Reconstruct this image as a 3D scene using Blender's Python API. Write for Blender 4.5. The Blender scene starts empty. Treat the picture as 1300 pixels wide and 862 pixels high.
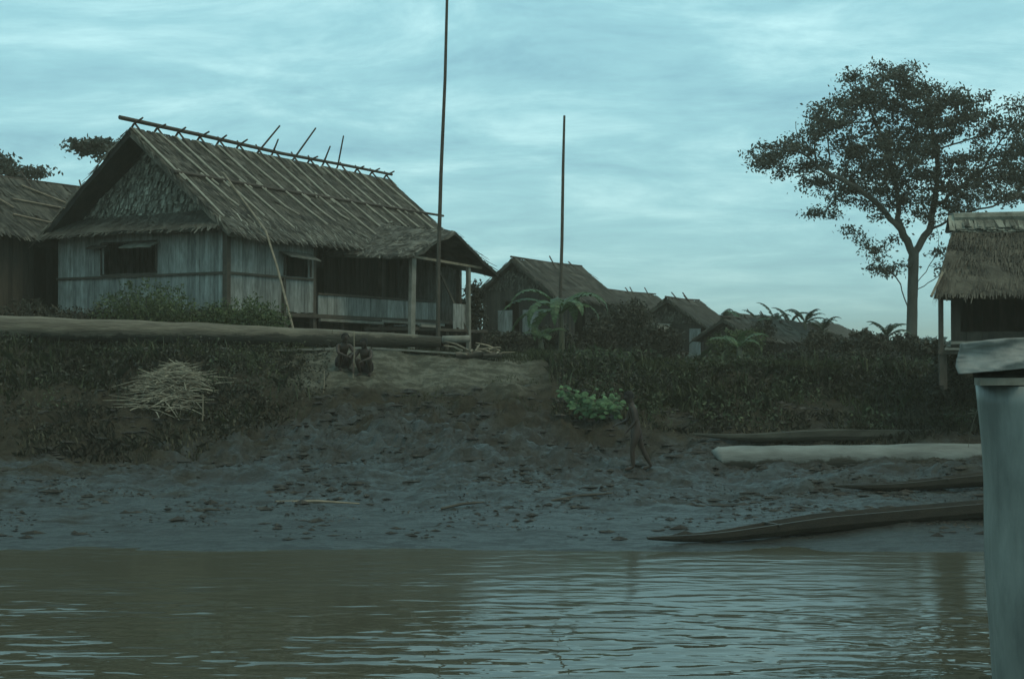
import bpy, bmesh, math, random
import numpy as np
from mathutils import Vector, Matrix, Quaternion
random.seed(7); RNG = np.random.default_rng(7)
SC = bpy.context.scene
COL = SC.collection
R = math.radians
# ------------------------------------------------------------------ camera, sky, sun, exposure
F = 1805.0; HOR = 460.0; CX, CY = 650.0, 431.0; CAMZ = 3.0
PITCH = math.atan((HOR - CY) / F)
cd = bpy.data.cameras.new('camera'); cam = bpy.data.objects.new('camera', cd); COL.objects.link(cam)
cam.location = (0, 0, CAMZ); cam.rotation_euler = (math.pi / 2 + PITCH, 0, 0)
cd.sensor_width = 36.0; cd.lens = 36.0 * F / 1300.0; cd.clip_end = 5000; cd.clip_start = 0.05
SC.camera = cam
SUN_EL, SUN_AZ = R(60), R(128)          # azimuth measured clockwise from +Y (view direction)
w = bpy.data.worlds.new('World'); SC.world = w; w.use_nodes = True
nt = w.node_tree; nt.nodes.clear()
def N(tree, t, **kw):
    n = tree.nodes.new(t)
    for k, v in kw.items():
        if k.startswith('in_'):
            n.inputs[k[3:]].default_value = v
        else: setattr(n, k, v)
    return n
def L(tree, a, ao, b, bi): tree.links.new(a.outputs[ao], b.inputs[bi])
sky = N(nt, 'ShaderNodeTexSky', sky_type='NISHITA', sun_disc=False)
sky.sun_elevation = SUN_EL; sky.sun_rotation = SUN_AZ; sky.air_density = 1.4; sky.dust_density = 2.0
tc = N(nt, 'ShaderNodeTexCoord')
sep = N(nt, 'ShaderNodeSeparateXYZ'); L(nt, tc, 'Generated', sep, 0)
den = N(nt, 'ShaderNodeMath', operation='ADD'); L(nt, sep, 'Z', den, 0); den.inputs[1].default_value = 0.16
dx = N(nt, 'ShaderNodeMath', operation='DIVIDE'); L(nt, sep, 'X', dx, 0); L(nt, den, 0, dx, 1)
dy = N(nt, 'ShaderNodeMath', operation='DIVIDE'); L(nt, sep, 'Y', dy, 0); L(nt, den, 0, dy, 1)
cmb = N(nt, 'ShaderNodeCombineXYZ'); L(nt, dx, 0, cmb, 0); L(nt, dy, 0, cmb, 1)
mp = N(nt, 'ShaderNodeMapping'); mp.inputs['Scale'].default_value = (1.1, 1.6, 1); mp.inputs['Rotation'].default_value = (0, 0, R(12)); L(nt, cmb, 0, mp, 0)
n1 = N(nt, 'ShaderNodeTexNoise', in_Scale=1.7, in_Detail=12.0, in_Roughness=0.68, in_Distortion=0.35); L(nt, mp, 0, n1, 'Vector')
rp = N(nt, 'ShaderNodeValToRGB'); L(nt, n1, 'Fac', rp, 0)
e = rp.color_ramp.elements
e[0].position = 0.31; e[0].color = (2.7, 5.9, 7.1, 1)
e[1].position = 0.70; e[1].color = (6.6, 10.9, 11.3, 1)
m = e.new(0.50); m.color = (3.9, 7.9, 8.7, 1)
# brighter band just above the horizon
gr = N(nt, 'ShaderNodeMapRange'); L(nt, sep, 'Z', gr, 'Value')
gr.inputs['From Min'].default_value = 0.0; gr.inputs['From Max'].default_value = 0.14
gr.inputs['To Min'].default_value = 1.0; gr.inputs['To Max'].default_value = 0.0
hb = N(nt, 'ShaderNodeMix', data_type='RGBA'); L(nt, gr, 0, hb, 0)
hm = N(nt, 'ShaderNodeMath', operation='MULTIPLY'); L(nt, gr, 0, hm, 0); hm.inputs[1].default_value = 0.6
L(nt, hm, 0, hb, 0); L(nt, rp, 0, hb, 6); hb.inputs[7].default_value = (4.2, 8.6, 9.3, 1)
mx = N(nt, 'ShaderNodeMix', data_type='RGBA'); mx.inputs[0].default_value = 0.85
L(nt, sky, 0, mx, 6); L(nt, hb, 2, mx, 7)
bg = N(nt, 'ShaderNodeBackground', in_Strength=0.10); L(nt, mx, 2, bg, 0)
wo = N(nt, 'ShaderNodeOutputWorld'); L(nt, bg, 0, wo, 0)
sd = bpy.data.lights.new('sun', 'SUN'); sun = bpy.data.objects.new('sun', sd); COL.objects.link(sun)
sd.energy = 0.9; sd.angle = R(25); sd.color = (1.0, 0.80, 0.46)
sdir = Vector((math.sin(SUN_AZ) * math.cos(SUN_EL), math.cos(SUN_AZ) * math.cos(SUN_EL), math.sin(SUN_EL)))
sun.rotation_euler = sdir.to_track_quat('Z', 'Y').to_euler(); sun.location = (0, 30, 40)
SC.view_settings.view_transform = 'Standard'; SC.view_settings.look = 'None'
SC.view_settings.exposure = 0.0; SC.view_settings.gamma = 1.0
SC.render.resolution_x = 1024; SC.render.resolution_y = 678
SC.render.engine = 'CYCLES'; SC.cycles.max_bounces = 6; SC.cycles.use_denoising = True

def pt(px, py, d):
    """world point seen at photo pixel (px, py) whose world Y is d"""
    a = (px - CX) / F; b = (CY - py) / F
    c, s = math.cos(PITCH), math.sin(PITCH)
    vy = c - b * s; vz = s + b * c
    k = d / vy
    return Vector((a * k, d, CAMZ + vz * k))

# ------------------------------------------------------------------ noise + ground height
_T = RNG.random((256, 256))
def vnoise(x, y):
    xi = np.floor(x).astype(int); yi = np.floor(y).astype(int); fx = x - xi; fy = y - yi
    fx = fx * fx * (3 - 2 * fx); fy = fy * fy * (3 - 2 * fy)
    a = _T[xi % 256, yi % 256]; b = _T[(xi + 1) % 256, yi % 256]; c = _T[xi % 256, (yi + 1) % 256]; d = _T[(xi + 1) % 256, (yi + 1) % 256]
    return (a * (1 - fx) + b * fx) * (1 - fy) + (c * (1 - fx) + d * fx) * fy - 0.5
def fbm(x, y, o=4, g=0.5):
    s = 0; a = 1.0
    for k in range(o):
        s = s + a * vnoise(x * 2 ** k + 17.3 * k, y * 2 ** k + 5.1 * k); a *= g
    return s
PY_ = [-400, 0, 17, 20, 22.7, 27, 31, 34, 36.5, 38, 39.3, 41, 50, 120, 900]
PROF = {
 -60: [-3, -3, -1.6, -.7, .05, .4, .9, 1.7, 2.7, 3.3, 3.5, 3.55, 3.6, 3.6, 3.0],
 -13: [-3, -3, -1.6, -.7, .00, .40, .95, 1.85, 2.80, 3.32, 3.50, 3.55, 3.6, 3.6, 3.0],
 -8:  [-3, -3, -1.6, -.7, .00, .38, .85, 1.70, 2.60, 3.15, 3.42, 3.48, 3.5, 3.5, 3.0],
 -5:  [-3, -3, -1.6, -.7, .00, .33, .80, 1.62, 2.28, 2.62, 3.20, 3.33, 3.4, 3.4, 3.0],
 0:   [-3, -3, -1.6, -.7, .00, .33, .75, 1.55, 2.20, 2.60, 3.12, 3.28, 3.2, 3.2, 3.0],
 2:   [-3, -3, -1.6, -.7, .00, .31, .56, 1.15, 1.95, 2.45, 2.85, 3.02, 3.1, 3.1, 3.0],
 5:   [-3, -3, -1.6, -.7, .00, .30, .48, .82, 1.75, 2.25, 2.62, 2.90, 3.0, 3.0, 3.0],
 14:  [-3, -3, -1.6, -.7, .02, .30, .50, .80, 1.70, 2.20, 2.55, 2.80, 2.9, 3.0, 3.0],
 60:  [-3, -3, -1.6, -.7, .02, .30, .50, .80, 1.70, 2.20, 2.55, 2.80, 2.9, 3.0, 3.0]}
_PX = sorted(PROF)
_PXA = np.array(_PX, float)
def gz(x, y, fine=True):
    x = np.asarray(x, float); y = np.asarray(y, float)
    ywarp = y + 0.9 * fbm(x * .13 + 3, y * 0.02, 2) * np.clip((y - 21) / 6, 0, 1) * np.clip((44 - y) / 4, 0, 1)
    cols = np.stack([np.interp(ywarp, PY_, PROF[k]) for k in _PX])
    xs = np.clip(x, -60, 60)
    i = np.clip(np.searchsorted(_PXA, xs) - 1, 0, len(_PX) - 2)
    t = (xs - _PXA[i]) / (_PXA[i + 1] - _PXA[i])
    c0 = np.take_along_axis(cols, i[None], 0)[0]; c1 = np.take_along_axis(cols, (i + 1)[None], 0)[0]
    z = c0 * (1 - t) + c1 * t
    bank = np.clip((y - 24) / 5, 0, 1) * np.clip((41 - y) / 1.5, 0, 1)
    steep = np.exp(-((y - 34) / 3.2) ** 2) * (1 - .75 * np.clip((x - 1.5) / 2.5, 0, 1))
    near = np.clip((y - 22.3) / 2, 0, 1) * np.clip((60 - y) / 10, 0, 1)
    z = z + (.075 * fbm(x * .45 + 2, y * .7, 4, .6)) * np.clip((y - 20) / 1.5, 0, 1) * np.clip((30 - y) / 4, 0, 1)
    z = z + 0.34 * fbm(x * .45, y * .6, 3) * bank
    z = z + (0.10 * near + 0.30 * steep) * fbm(x * 1.7 + 9, y * 2.3, 3) * bank
    if fine:
        f = fbm(x * 4.3, y * 5.2, 3, .6)
        pl = lambda v, w_: np.clip((v + w_) / (2 * w_), 0, 1)
        z = z + (0.030 * near + .10 * steep) * bank * (pl(fbm(x * 1.9, y * 3.1, 4, .6), .09) + .7 * pl(fbm(x * 4.1 + 7, y * 6.3, 4, .6), .09) + .4 * pl(fbm(x * 8.5 + 3, y * 12, 3, .6), .12) - 1.0)
        z = z + 0.02 * bank * fbm(x * 11, y * 12, 2)
    return z
def G(x, y): return float(gz(np.array([x]), np.array([y]), False)[0])

# ------------------------------------------------------------------ materials
MATS = {}
def mat(name, c1, c2=None, rough=.8, scale=3.0, stretch=(1, 1, 1), bump=.3, bscale=20.0, bdist=.02, isl=.35, spec=.3, metallic=0.0, hsv=0.0, detail=6.0, trans=0.0, mud_shade=None):
    if name in MATS: return MATS[name]
    m = bpy.data.materials.new(name); m.use_nodes = True; t = m.node_tree; t.nodes.clear()
    out = N(t, 'ShaderNodeOutputMaterial'); b = N(t, 'ShaderNodeBsdfPrincipled'); L(t, b, 0, out, 0)
    b.inputs['Roughness'].default_value = rough; b.inputs['Specular IOR Level'].default_value = spec; b.inputs['Metallic'].default_value = metallic
    tc = N(t, 'ShaderNodeTexCoord'); mp = N(t, 'ShaderNodeMapping'); mp.inputs['Scale'].default_value = stretch; L(t, tc, 'Object', mp, 0)
    n = N(t, 'ShaderNodeTexNoise', in_Scale=scale, in_Detail=detail, in_Roughness=.65); L(t, mp, 0, n, 'Vector')
    rr = N(t, 'ShaderNodeMapRange'); L(t, n, 'Fac', rr, 'Value'); rr.inputs['From Min'].default_value = .35; rr.inputs['From Max'].default_value = .65
    c2 = c2 or tuple(v * .55 for v in c1)
    mx = N(t, 'ShaderNodeMix', data_type='RGBA'); L(t, rr, 0, mx, 0); mx.inputs[6].default_value = (*c1, 1); mx.inputs[7].default_value = (*c2, 1)
    g = N(t, 'ShaderNodeNewGeometry')
    hs = N(t, 'ShaderNodeHueSaturation'); L(t, mx, 2, hs, 'Color')
    mr = N(t, 'ShaderNodeMapRange'); L(t, g, 'Random Per Island', mr, 'Value'); mr.inputs['To Min'].default_value = 1 - isl; mr.inputs['To Max'].default_value = 1 + isl
    L(t, mr, 0, hs, 'Value')
    if hsv:
        m2 = N(t, 'ShaderNodeMath', operation='MULTIPLY_ADD'); L(t, g, 'Random Per Island', m2, 0); m2.inputs[1].default_value = hsv; m2.inputs[2].default_value = .5 - hsv / 2
        L(t, m2, 0, hs, 'Hue')
    last = hs
    if mud_shade:      # shade painted into the underside colour along with dried mud, with a ragged edge
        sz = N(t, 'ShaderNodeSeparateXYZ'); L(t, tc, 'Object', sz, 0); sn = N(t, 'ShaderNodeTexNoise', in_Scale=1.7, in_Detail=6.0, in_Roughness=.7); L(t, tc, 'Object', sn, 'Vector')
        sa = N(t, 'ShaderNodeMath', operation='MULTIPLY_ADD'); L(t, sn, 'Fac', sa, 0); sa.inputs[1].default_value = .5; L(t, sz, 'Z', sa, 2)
        sr = N(t, 'ShaderNodeMapRange'); L(t, sa, 0, sr, 'Value'); sr.inputs['From Min'].default_value = mud_shade[0] + .25; sr.inputs['From Max'].default_value = mud_shade[0] + .32; sr.inputs['To Min'].default_value = 1; sr.inputs['To Max'].default_value = 0
        sm_ = N(t, 'ShaderNodeMix', data_type='RGBA'); L(t, sr, 0, sm_, 0); L(t, hs, 0, sm_, 6); sm_.inputs[7].default_value = (*mud_shade[1], 1); last = sm_
    L(t, last, 2 if mud_shade else 0, b, 'Base Color')
    if trans:
        tr = N(t, 'ShaderNodeBsdfTranslucent'); L(t, hs, 0, tr, 'Color'); ms = N(t, 'ShaderNodeMixShader'); ms.inputs[0].default_value = trans
        L(t, b, 0, ms, 1); L(t, tr, 0, ms, 2); L(t, ms, 0, out, 0)
    if bump:
        nb = N(t, 'ShaderNodeTexNoise', in_Scale=bscale, in_Detail=5.0); L(t, mp, 0, nb, 'Vector')
        bp = N(t, 'ShaderNodeBump', in_Strength=bump, in_Distance=bdist); L(t, nb, 'Fac', bp, 'Height'); L(t, bp, 0, b, 'Normal')
    MATS[name] = m; return m
M_thatch = mat('thatch', (0.135, 0.118, 0.088), (0.045, 0.039, 0.029), .9, 2.2, (1, 1, 1), .5, 30, .03, .8)
M_thatch_brown = mat('thatch_brown', (0.095, 0.078, 0.055), (0.044, 0.036, 0.026), .9, 2.2, (1, 1, 1), .5, 30, .03, .45)
M_thatch_dark = mat('thatch_dark', (0.088, 0.078, 0.058), (0.044, 0.039, 0.029), .9, 2.2, (1, 1, 1), .5, 30, .03, .5)
M_thatch_pale = mat('thatch_pale', (0.24, 0.225, 0.175), (0.085, 0.078, 0.058), .9, 3.5, (1, 1, 1), .5, 30, .03, .75)
M_bamboo = mat('bamboo_pole', (0.27, 0.21, 0.14), (0.15, 0.115, 0.075), .6, 5, (1, 1, 1), .3, 30, .01, .3)
M_roofpole = mat('roof_pole', (0.36, 0.32, 0.24), (0.24, 0.21, 0.155), .6, 5, (1, 1, 1), .3, 30, .01, .3)
M_pole_dark = mat('dark_pole', (0.075, 0.052, 0.036), (0.05, 0.036, 0.026), .7, 5, (1, 1, 1), .3, 30, .01, .3)
M_plank = mat('weathered_bark_plank', (0.285, 0.282, 0.25), (0.14, 0.137, 0.118), .75, 2.5, (4, 4, .8), .3, 25, .01, .28)
M_plank_dark = mat('shaded_dark_plank', (0.055, 0.044, 0.032), (0.032, 0.026, 0.019), .8, 2.5, (4, 4, .8), .3, 25, .01, .4)  # darkened plank: deep verandah and interior shade put into the colour
M_timber = mat('timber', (0.085, 0.066, 0.048), (0.045, 0.036, 0.026), .8, 3, (1, 1, 1), .4, 25, .02, .25)
M_timber_pale = mat('pale_timber', (0.24, 0.22, 0.18), (0.14, 0.125, 0.095), .75, 3, (1, 1, 1), .4, 25, .02, .2)
M_log = mat('bare_log', (0.2, 0.165, 0.115), (0.075, 0.06, 0.042), .75, 1.6, (.45, 4, 4), 1.0, 9, .05, .0, mud_shade=(-.33, (.045, .038, .026)), detail=10.0)
M_log_pale = mat('bleached_log', (0.21, 0.215, 0.19), (0.115, 0.115, 0.1), .7, 1.2, (.6, 3, 3), .5, 12, .03, .0, mud_shade=(.02, (.04, .034, .024)))
M_canoe = mat('dark_canoe_wood', (0.045, 0.034, 0.022), (0.025, 0.02, 0.014), .5, 1.5, (.5, 4, 4), .4, 14, .02, .0)
M_leaf = mat('tree_leaf', (0.078, 0.08, 0.058), (0.045, 0.047, 0.034), .6, .6, (1, 1, 1), 0, 1, 1, .45, trans=.25)
M_bark = mat('tree_bark', (0.1, 0.09, 0.07), (0.055, 0.048, 0.038), .85, 2, (1, 1, .4), .6, 10, .05, .0)
M_shrub = mat('shrub_leaf', (0.085, 0.108, 0.04), (0.045, 0.056, 0.022), .6, 1.2, (1, 1, 1), 0, 1, 1, .5, trans=.2)
M_shrub_dark = mat('dark_shrub_leaf', (0.05, 0.044, 0.026), (0.034, 0.03, 0.019), .65, 1.2, (1, 1, 1), 0, 1, 1, .5, trans=.15)
M_banana = mat('banana_leaf', (0.095, 0.15, 0.06), (0.055, 0.088, 0.038), .45, 2, (1, 1, 1), .3, 25, .01, .3, trans=.25)
M_banana_dark = mat('banana_leaf_dark', (.045, .065, .032), (.03, .045, .022), .5, 2, (1, 1, 1), .3, 25, .01, .3, trans=.2)
M_banana_stem = mat('banana_stem', (.12, .11, .06), (.06, .05, .03), .6, 4, (1, 1, .4), .3, 20, .01, .2)
M_grass = mat('grass_blade', (0.075, 0.08, 0.034), (0.034, 0.036, 0.018), .7, .5, (1, 1, 1), 0, 1, 1, .5, trans=.2)
M_grass_dark = mat('bank_undergrowth', (0.085, 0.075, 0.044), (0.028, 0.025, 0.016), .8, .5, (1, 1, 1), 0, 1, 1, .5, trans=.1)
M_straw = mat('dry_straw', (0.29, 0.255, 0.18), (0.12, 0.1, 0.07), .8, 5, (1, 1, 1), 0, 1, 1, .35)
M_broad = mat('broad_leaf', (0.115, 0.19, 0.08), (0.05, 0.09, 0.04), .75, 4, (1, 1, 1), 0, 1, 1, .4, trans=.25)
M_skin = mat('dark_skin', (0.05, 0.031, 0.021), (0.036, 0.023, 0.016), .55, 8, (1, 1, 1), 0, 1, 1, 0)
M_hair = mat('black_hair', (.015, .012, .010), (.01, .008, .007), .9, 30, (1, 1, 1), .8, 80, .02, 0)
M_shorts = mat('dark_cloth', (.05, .035, .032), (.035, .027, .025), .9, 8, (1, 1, 1), .3, 40, .01, 0)
M_sheet = mat('weathered_metal_sheet', (0.26, 0.265, 0.235), (0.13, 0.135, 0.12), .5, 2.2, (1.4, 1.4, .35), .45, 2.2, .12, .0, spec=.4, metallic=.15, detail=10.0)
M_sheet = MATS['weathered_metal_sheet']
M_tarp = mat('grey_canvas', (0.26, 0.255, 0.23), (0.12, 0.118, 0.105), .6, 3, (1, 1, 1), .5, 6, .03, .0)
M_litter = mat('leaf_litter', (.075, .055, .038), (.045, .034, .025), .85, 3, (1, 1, 1), 0, 1, 1, .5)
M_far = mat('distant_foliage', (.055, .085, .075), (.035, .06, .055), .7, .6, (1, 1, 1), 0, 1, 1, .35)

# ------------------------------------------------------------------ mesh builder
class MB:
    def __init__(s): s.v = []; s.f = []
    def add(s, vs, fs):
        o = len(s.v); s.v.extend([tuple(p) for p in vs]); s.f.extend([tuple(i + o for i in f) for f in fs])
    def quad(s, a, b, c, d): s.add([a, b, c, d], [(0, 1, 2, 3)])
    def box(s, lo, hi):
        x0, y0, z0 = lo; x1, y1, z1 = hi
        s.add([(x0, y0, z0), (x1, y0, z0), (x1, y1, z0), (x0, y1, z0), (x0, y0, z1), (x1, y0, z1), (x1, y1, z1), (x0, y1, z1)],
              [(0, 3, 2, 1), (4, 5, 6, 7), (0, 1, 5, 4), (1, 2, 6, 5), (2, 3, 7, 6), (3, 0, 4, 7)])
    def beam(s, a, b, w, h):
        """rectangular bar from a to b"""
        a = Vector(a); b = Vector(b); d = (b - a).normalized()
        up = Vector((0, 0, 1)) if abs(d.z) < .9 else Vector((0, 1, 0))
        sd = d.cross(up).normalized(); u2 = sd.cross(d)
        vs = []
        for p in (a, b):
            for (i, j) in ((-1, -1), (1, -1), (1, 1), (-1, 1)): vs.append(p + sd * (w / 2 * i) + u2 * (h / 2 * j))
        s.add(vs, [(0, 1, 2, 3), (7, 6, 5, 4), (0, 4, 5, 1), (1, 5, 6, 2), (2, 6, 7, 3), (3, 7, 4, 0)])
    def tube(s, pts, rad, n=8, jit=0.0, cap=True):
        pts = [Vector(p) for p in pts]
        if not hasattr(rad, '__len__'): rad = [rad] * len(pts)
        o = len(s.v); prev = None
        for i, p in enumerate(pts):
            d = (pts[min(i + 1, len(pts) - 1)] - pts[max(i - 1, 0)]).normalized()
            if prev is None:
                up = Vector((0, 0, 1)) if abs(d.z) < .9 else Vector((1, 0, 0)); a = d.cross(up).normalized()
            else: a = (prev - d * prev.dot(d)).normalized()
            prev = a; b = d.cross(a)
            for k in range(n):
                th = 2 * math.pi * k / n; r = rad[i] * (1 + random.uniform(-jit, jit))
                s.v.append(tuple(p + a * (math.cos(th) * r) + b * (math.sin(th) * r)))
        for i in range(len(pts) - 1):
            for k in range(n):
                s.f.append((o + i * n + k, o + i * n + (k + 1) % n, o + (i + 1) * n + (k + 1) % n, o + (i + 1) * n + k))
        if cap:
            s.f.append(tuple(o + k for k in range(n))[::-1]); s.f.append(tuple(o + (len(pts) - 1) * n + k for k in range(n)))
    def slab(s, A, B, C, D, nx, ny, th, jit=0.03):
        """thick sheet, A-B top edge, D-C bottom edge"""
        A, B, C, D = map(Vector, (A, B, C, D)); nrm = (B - A).cross(D - A).normalized()
        if nrm.z < 0: nrm = -nrm
        o = len(s.v)
        J = [[random.gauss(0, jit) for _ in range(nx + 1)] for _ in range(ny + 1)]
        for side in (0, 1):
            for j in range(ny + 1):
                for i in range(nx + 1):
                    u, t = i / nx, j / ny
                    p = (A * (1 - u) + B * u) * (1 - t) + (D * (1 - u) + C * u) * t
                    s.v.append(tuple(p + nrm * (J[j][i] - side * th)))
        W = nx + 1; K = W * (ny + 1)
        for j in range(ny):
            for i in range(nx):
                a = o + j * W + i
                s.f.append((a, a + 1, a + W + 1, a + W)); a += K; s.f.append((a, a + W, a + W + 1, a + 1))
        for j in range(ny):
            for i in (0, nx):
                a = o + j * W + i; s.f.append((a, a + W, a + W + K, a + K))
        for i in range(nx):
            for j in (0, ny):
                a = o + j * W + i; s.f.append((a, a + 1, a + 1 + K, a + K))
    def strands(s, A, B, C, D, rows, per_m, length, lift=.05, wid=.06, skew=.15, fringe=True):
        """courses of palm strips laid down a slope: surface pattern of the thatch"""
        A, B, C, D = map(Vector, (A, B, C, D)); nrm = (B - A).cross(D - A).normalized()
        if nrm.z < 0: nrm = -nrm
        for j in range(rows + 1):
            t = (j + .2) / (rows + .5)
            a = A * (1 - t) + D * t; b = B * (1 - t) + C * t; W = (b - a).length; n = max(3, int(W * per_m))
            ax = (b - a).normalized()
            sag = random.uniform(0, 6)
            for i in range(n):
                u = (i + random.random()) / n
                p = a + (b - a) * u
                dn = ((D * (1 - u) + C * u) - (A * (1 - u) + B * u)).normalized()
                p = p + dn * (.07 * math.sin(u * W * .8 + sag) + random.uniform(-.06, .06))
                dd = (dn + ax * random.gauss(0, skew)).normalized()
                l = length * random.uniform(.6, 1.25)
                if j == rows and fringe: l *= random.uniform(.5, 1.0)
                w2 = wid * random.uniform(.5, 1.4) / 2
                q = p + dd * l + nrm * random.uniform(.2, 1) * lift
                if j == rows: q.z -= random.uniform(0, .06)
                p = p + nrm * .025
                sd = ax * w2
                s.quad(p - sd, p + sd, q + sd * .6, q - sd * .6)
    def build(s, name, m, parent=None, origin=None, smooth=False):
        o = Vector(origin) if origin is not None else Vector((0, 0, 0))
        me = bpy.data.meshes.new(name)
        V = np.array(s.v, float) - np.array(o)
        me.from_pydata(V.tolist(), [], s.f)
        if smooth: me.shade_smooth()
        me.materials.append(m); me.update()
        ob = bpy.data.objects.new(name, me); COL.objects.link(ob)
        if parent is not None: ob.parent = parent
        ob.location = o
        return ob
def npmesh(name, V, nper, m, parent=None, origin=None):
    """V: (n, nper, 3) polygons"""
    n = V.shape[0]; o = np.array(origin if origin is not None else (0, 0, 0), float)
    me = bpy.data.meshes.new(name); me.vertices.add(n * nper); me.vertices.foreach_set('co', (V.reshape(-1, 3) - o).ravel())
    me.loops.add(n * nper); me.loops.foreach_set('vertex_index', np.arange(n * nper)); me.polygons.add(n)
    me.polygons.foreach_set('loop_start', np.arange(n) * nper); me.polygons.foreach_set('loop_total', np.full(n, nper))
    me.update(calc_edges=True); me.materials.append(m)
    ob = bpy.data.objects.new(name, me); COL.objects.link(ob); ob.location = o
    if parent is not None: ob.parent = parent
    return ob
def tag(o, label=None, cat=None, group=None, kind=None):
    if label: o['label'] = label
    if cat: o['category'] = cat
    if group: o['group'] = group
    if kind: o['kind'] = kind
    return o
def empty(name, loc, rz, label, cat, group=None):
    o = bpy.data.objects.new(name, None); COL.objects.link(o); o.location = loc; o.rotation_euler = (0, 0, rz); o.empty_display_size = .3
    return tag(o, label, cat, group)
def copy_tree(o, parent=None):
    c = o.copy(); COL.objects.link(c); c.parent = parent
    for ch in list(o.children): copy_tree(ch, c)
    return c
def leafV(C, size, aspect=.45, up=0.0, rng=RNG):
    """n pointed leaves at centres C -> (n,4,3)"""
    n = len(C); a = rng.normal(size=(n, 3)); a[:, 2] -= up; a /= np.linalg.norm(a, axis=1)[:, None]
    b = rng.normal(size=(n, 3)); b -= a * (a * b).sum(1)[:, None]; b /= np.linalg.norm(b, axis=1)[:, None]
    s = size * rng.uniform(.6, 1.3, n)[:, None]; a = a * s; b = b * s * aspect
    return np.stack([C - a, C + b, C + a, C - b], 1)

# ------------------------------------------------------------------ ground and river
def axis(segs):
    out = []
    for a, b, st in segs: out += list(np.arange(a, b, st))
    return np.array(out + [segs[-1][1]])
gx = axis([(-900, -100, 50), (-100, -30, 5), (-30, -17, .6), (-17, 17, .055), (17, 30, .6), (30, 100, 5), (100, 900, 50)])
gy = axis([(-400, 0, 50), (0, 20, 2), (20, 22, .4), (22, 41.5, .055), (41.5, 60, .5), (60, 120, 4), (120, 900, 60)])
X, Y = np.meshgrid(gx, gy); Z = gz(X, Y)
nxg, nyg = len(gx), len(gy)
me = bpy.data.meshes.new('ground'); me.vertices.add(nxg * nyg); me.vertices.foreach_set('co', np.stack([X, Y, Z], -1).ravel())
I = (np.arange(nyg - 1)[:, None] * nxg + np.arange(nxg - 1)[None]).ravel()
Q = np.stack([I, I + 1, I + nxg + 1, I + nxg], 1)
me.loops.add(Q.size); me.loops.foreach_set('vertex_index', Q.ravel()); me.polygons.add(len(Q))
me.polygons.foreach_set('loop_start', np.arange(len(Q)) * 4); me.polygons.foreach_set('loop_total', np.full(len(Q), 4))
me.update(calc_edges=True); me.shade_smooth()
# kinds of ground: wet mud low down, dry trodden earth on the landing, dark soil elsewhere
zz = gz(X, Y, False) + .25 * fbm(X * .8, Y * .8, 3)
sm = lambda v, a, b: np.clip((v - a) / (b - a), 0, 1)
lim = np.interp(X, [-14, -9, -6, -3, 0, 2.5, 4, 14], [1.0, .95, 1.25, 1.95, 1.85, 1.4, 1.25, 1.1])
lit = sm(fbm(X * 1.7 + 50, Y * 3.4, 5, .7), .02, .16) * sm(fbm(X * .35 + 5, Y * .5, 2) + .06 * (Y - 28), -.15, .25)
wet = (1 - sm(zz + .95 * fbm(X * .9 + 4, Y * 1.6, 5, .7), lim - .55, lim + .30)) * (1 - .45 * sm(zz, .35, 1.1) * lit)
dry = sm(X * 38 / np.maximum(Y, 1), -6.8, -5.2) * (1 - sm(X + .5 * fbm(X, Y, 2), .0, 1.6)) * sm(zz, 2.1, 2.5) * (1 - sm(Y, 43, 46))
ca = me.color_attributes.new('kind_of_soil', 'FLOAT_COLOR', 'POINT')
ca.data.foreach_set('color', np.stack([wet, dry, lit, np.ones_like(wet)], -1).ravel())
gm = bpy.data.materials.new('river_bank'); gm.use_nodes = True; t = gm.node_tree; t.nodes.clear()
out = N(t, 'ShaderNodeOutputMaterial'); b = N(t, 'ShaderNodeBsdfPrincipled'); L(t, b, 0, out, 0)
at = N(t, 'ShaderNodeAttribute', attribute_name='kind_of_soil'); sp = N(t, 'ShaderNodeSeparateColor'); L(t, at, 'Color', sp, 0)
tc = N(t, 'ShaderNodeTexCoord')
na = N(t, 'ShaderNodeTexNoise', in_Scale=2.6, in_Detail=12.0, in_Roughness=.75); mpa = N(t, 'ShaderNodeMapping'); mpa.inputs['Scale'].default_value = (.55, 1.3, 1.6); L(t, tc, 'Object', mpa, 0); L(t, mpa, 0, na, 'Vector')
nb = N(t, 'ShaderNodeTexNoise', in_Scale=9.0, in_Detail=8.0, in_Roughness=.7); L(t, tc, 'Object', nb, 'Vector')
def mix(t, f, fo, a, b):
    m = N(t, 'ShaderNodeMix', data_type='RGBA')
    if f is None: m.inputs[0].default_value = fo
    else: L(t, f, fo, m, 0)
    for k, v in ((6, a), (7, b)):
        if isinstance(v, tuple): m.inputs[k].default_value = (*v, 1)
        else: L(t, v[0], v[1], m, k) if isinstance(v, list) else L(t, v, 2, m, k)
    return m
def ramp(t, n, o, lo, hi):
    r = N(t, 'ShaderNodeMapRange'); L(t, n, o, r, 'Value'); r.inputs['From Min'].default_value = lo; r.inputs['From Max'].default_value = hi; return r
r1 = ramp(t, na, 'Fac', .46, .55); r2 = ramp(t, nb, 'Fac', .48, .66)
mudc = mix(t, r1, 0, (.036, .040, .034), (.013, .012, .008)); mudc = mix(t, r2, 0, mudc, (.020, .021, .017)); mudc2 = mix(t, sp, 2, mudc, (.020, .017, .012))
soil = mix(t, r1, 0, (.05, .041, .027), (.032, .026, .018)); soil = mix(t, r2, 0, soil, (.042, .036, .024))
dryc = mix(t, r1, 0, (.15, .138, .104), (.062, .058, .042)); dryc = mix(t, r2, 0, dryc, (.085, .078, .054))
c = mix(t, sp, 1, soil, dryc); c = mix(t, sp, 0, c, mudc2); L(t, c, 2, b, 'Base Color')
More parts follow.
